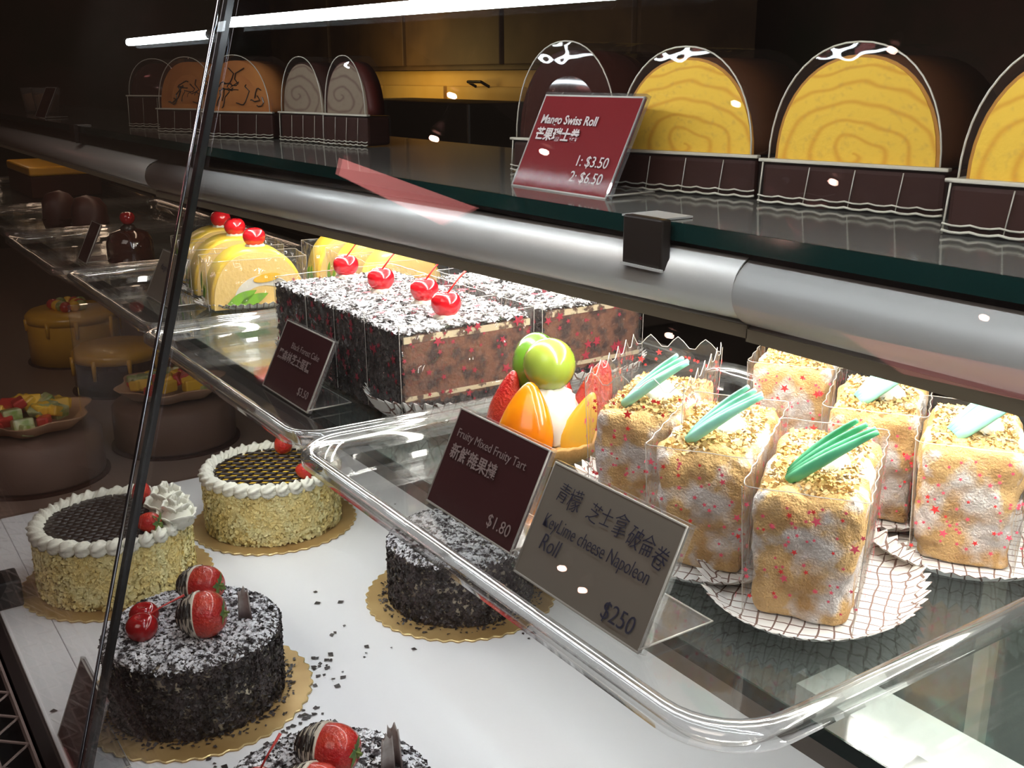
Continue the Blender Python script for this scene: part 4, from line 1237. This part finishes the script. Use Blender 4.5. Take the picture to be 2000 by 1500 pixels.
drip_cake(-2.13, .48, .085, .085, MAT['choco'], MAT['yellowdim'], 'dark cake with an orange glaze drip behind the fruit topped cakes', 81, False)
drip_cake(-2.42, .46, .11, .095, MAT['yellowdim'], MAT['yellowdim'], 'yellow glazed cake with fruit on top, deep in the dim case', 82, True)
# long yellow dessert and dark cakes on the far tray
fy = empty('yellow_slab_cake', (-3.05, .56, .3025), label='long orange yellow slab cake deep in the dim case', cat='cake')
b = MB().box(-.16, .16, -.07, .10, 0, .055); b.build('sponge', MAT['boxbrown'], fy, bevel=.004)
b = MB().box(-.161, .161, -.071, .101, .055, .078); b.build('orange_topping', MAT['yellowdim'], fy, bevel=.005)
for i, (x, y) in enumerate(((-2.19, .47), (-2.31, .44))):
    o = empty('dark_truffle_cake', (x, y, .3025), label=('right', 'left')[i] + ' one of two dark lumpy cakes on the farthest tray', cat='cake', group='dark lumpy cakes on the far tray')
    b = MB(); b.lathe([(.030, 0), (.034, .01), (.034, .05), (.022, .068), (.001, .074)], 28); b.V = disp(b.V, .006, 40, i)
    b.build('chocolate_body', MAT['choclump'], o, smooth=True)
    b = MB(); b.lathe([(.032, 0), (.036, .02), (.001, .02)], 28); b.build('paper_cup', MAT['boxbrown'], o)

# ------------------------------------------------------------------ work area behind the case
def cab(name, x0, x1, y0, y1, z0, z1, mat, label, doors, handle=None):
    o = empty(name, ((x0 + x1) / 2, y0, z0), label=label, cat='cabinet')
    w_ = x1 - x0
    MB().box(-w_/2, w_/2, .02, y1 - y0, 0, z1 - z0).build('carcass', mat, o)
    n = doors
    for k in range(n):
        a = -w_/2 + w_ * k / n + .012; b_ = -w_/2 + w_ * (k + 1) / n - .012
        d = MB().box(a, b_, 0, .018, .015, z1 - z0 - .05).build('door_panel', mat, o, bevel=.003)
        if handle and k == 3:
            q = MB(); m = (a + b_) / 2
            q.tube([(m - .04, -.0, z1 - z0 - .050), (m - .04, -.03, z1 - z0 - .035), (m + .04, -.03, z1 - z0 - .035), (m + .04, 0, z1 - z0 - .050)], .005, 8)
            q.build('handle', MAT['black'], d)
    return o
cab('base_cabinet', -4.68, -2.28, 1.9, 2.4, -.2, .610, MAT['cabinet'], 'yellow lit cabinet front behind the case', 5, True)
MB_ = MB().box(-1.2, 1.2, -.02, .30, 0, .04)
cab('wall_cabinet', -4.7, -2.2, 1.86, 2.3, .612, 1.25, MAT['cabinetd'], 'dark brown upper cabinet above the yellow lit front', 4, False)
o = empty('dark_appliance', (-2.82, 1.5, .20), label='dark low box in front of the yellow lit cabinet', cat='appliance')
MB().box(-.38, .38, 0, .25, 0, .325).build('body', MAT['darkbox'], o, bevel=.006)
MB().box(-.36, .36, -.006, 0, .02, .10).build('front_panel', MAT['black'], o)
o = empty('worktop', (-3.0, 1.1, .19), label='dark worktop behind the display case', cat='worktop')
MB().box(-1.6, 1.6, 0, .75, -.03, 0).build('top_board', MAT['darkbox'], o, bevel=.003)
MB().box(-1.55, 1.55, .03, .70, -1.15, -.03).build('cupboard_body', MAT['darkbox'], o)
area('cabinet_light', (-3.3, 1.55, .60), (-3.3, 1.9, .50), .05, 1.1, (1.0, .66, .20), None).data.size = .3

# ------------------------------------------------------------------ the shop behind the viewer: ceiling lamps and a lit panel that the panes reflect
PN = Vector((0, -1, .28)).normalized()
def mirror(u, v):
    r = rayd(u, v).normalized(); o = Vector((0, 0, CAMH)); p0 = Vector((0, .114, 0))
    t = (p0 - o).dot(PN) / r.dot(PN)
    return o + r * t, (r - 2 * r.dot(PN) * PN).normalized()
lamp_m = emit('pendant_glow', (1.0, .55, .45), 60.0)
wh = ('first', 'second', 'third', 'fourth', 'fifth', 'sixth', 'seventh', 'eighth', 'ninth', 'tenth')
for i, (u, v) in enumerate(((845, 270), (880, 186), (1435, 202), (1625, 355), (1060, 296), (1305, 655), (1095, 1110), (1135, 1153), (1920, 620), (1740, 97))):
    p, d = mirror(u, v)
    L = 3.2
    q = p + d * L
    o = empty('pendant_lamp', q[:], label='small pendant lamp in the shop, %s of the row reflected in the pane' % wh[i], cat='lamp', group='pendant lamps of the shop')
    MB().lathe([(.001, -.010), (.010, -.007), (.014, 0), (.010, .007), (.001, .010)], 12).build('bulb', lamp_m, o, smooth=True)
    MB().lathe([(.024, .012), (.016, .03), (.006, .05), (.001, .05)], 16).build('lamp_shade', MAT['grille'], o, smooth=True, loc=(0, 0, .012))
    b = MB(); b.tube([(0, 0, .06), (0, 0, .7)], .002, 5); b.build('cable', MAT['black'], o)
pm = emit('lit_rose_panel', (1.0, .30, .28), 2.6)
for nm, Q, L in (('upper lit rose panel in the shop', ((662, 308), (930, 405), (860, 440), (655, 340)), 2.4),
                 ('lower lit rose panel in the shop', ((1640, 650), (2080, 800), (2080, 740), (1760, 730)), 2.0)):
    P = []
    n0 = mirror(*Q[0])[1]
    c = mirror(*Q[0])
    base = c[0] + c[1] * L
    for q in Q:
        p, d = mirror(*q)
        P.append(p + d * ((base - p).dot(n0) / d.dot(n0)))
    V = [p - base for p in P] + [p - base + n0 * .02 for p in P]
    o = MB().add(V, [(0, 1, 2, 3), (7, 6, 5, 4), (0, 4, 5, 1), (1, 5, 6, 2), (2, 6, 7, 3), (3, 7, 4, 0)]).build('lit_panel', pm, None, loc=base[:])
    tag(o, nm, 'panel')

# lettering curves become plain meshes
bpy.context.view_layer.update()
dg = bpy.context.evaluated_depsgraph_get()
for o in [o for o in sc.objects if o.type == 'FONT']:
    me = bpy.data.meshes.new_from_object(o.evaluated_get(dg))
    n = link('lettering', me, o.parent, o.location.copy(), o.rotation_euler.copy())
    n.scale = o.scale.copy()
    me.materials.clear(); me.materials.append(o.data.materials[0])
    bpy.data.objects.remove(o)
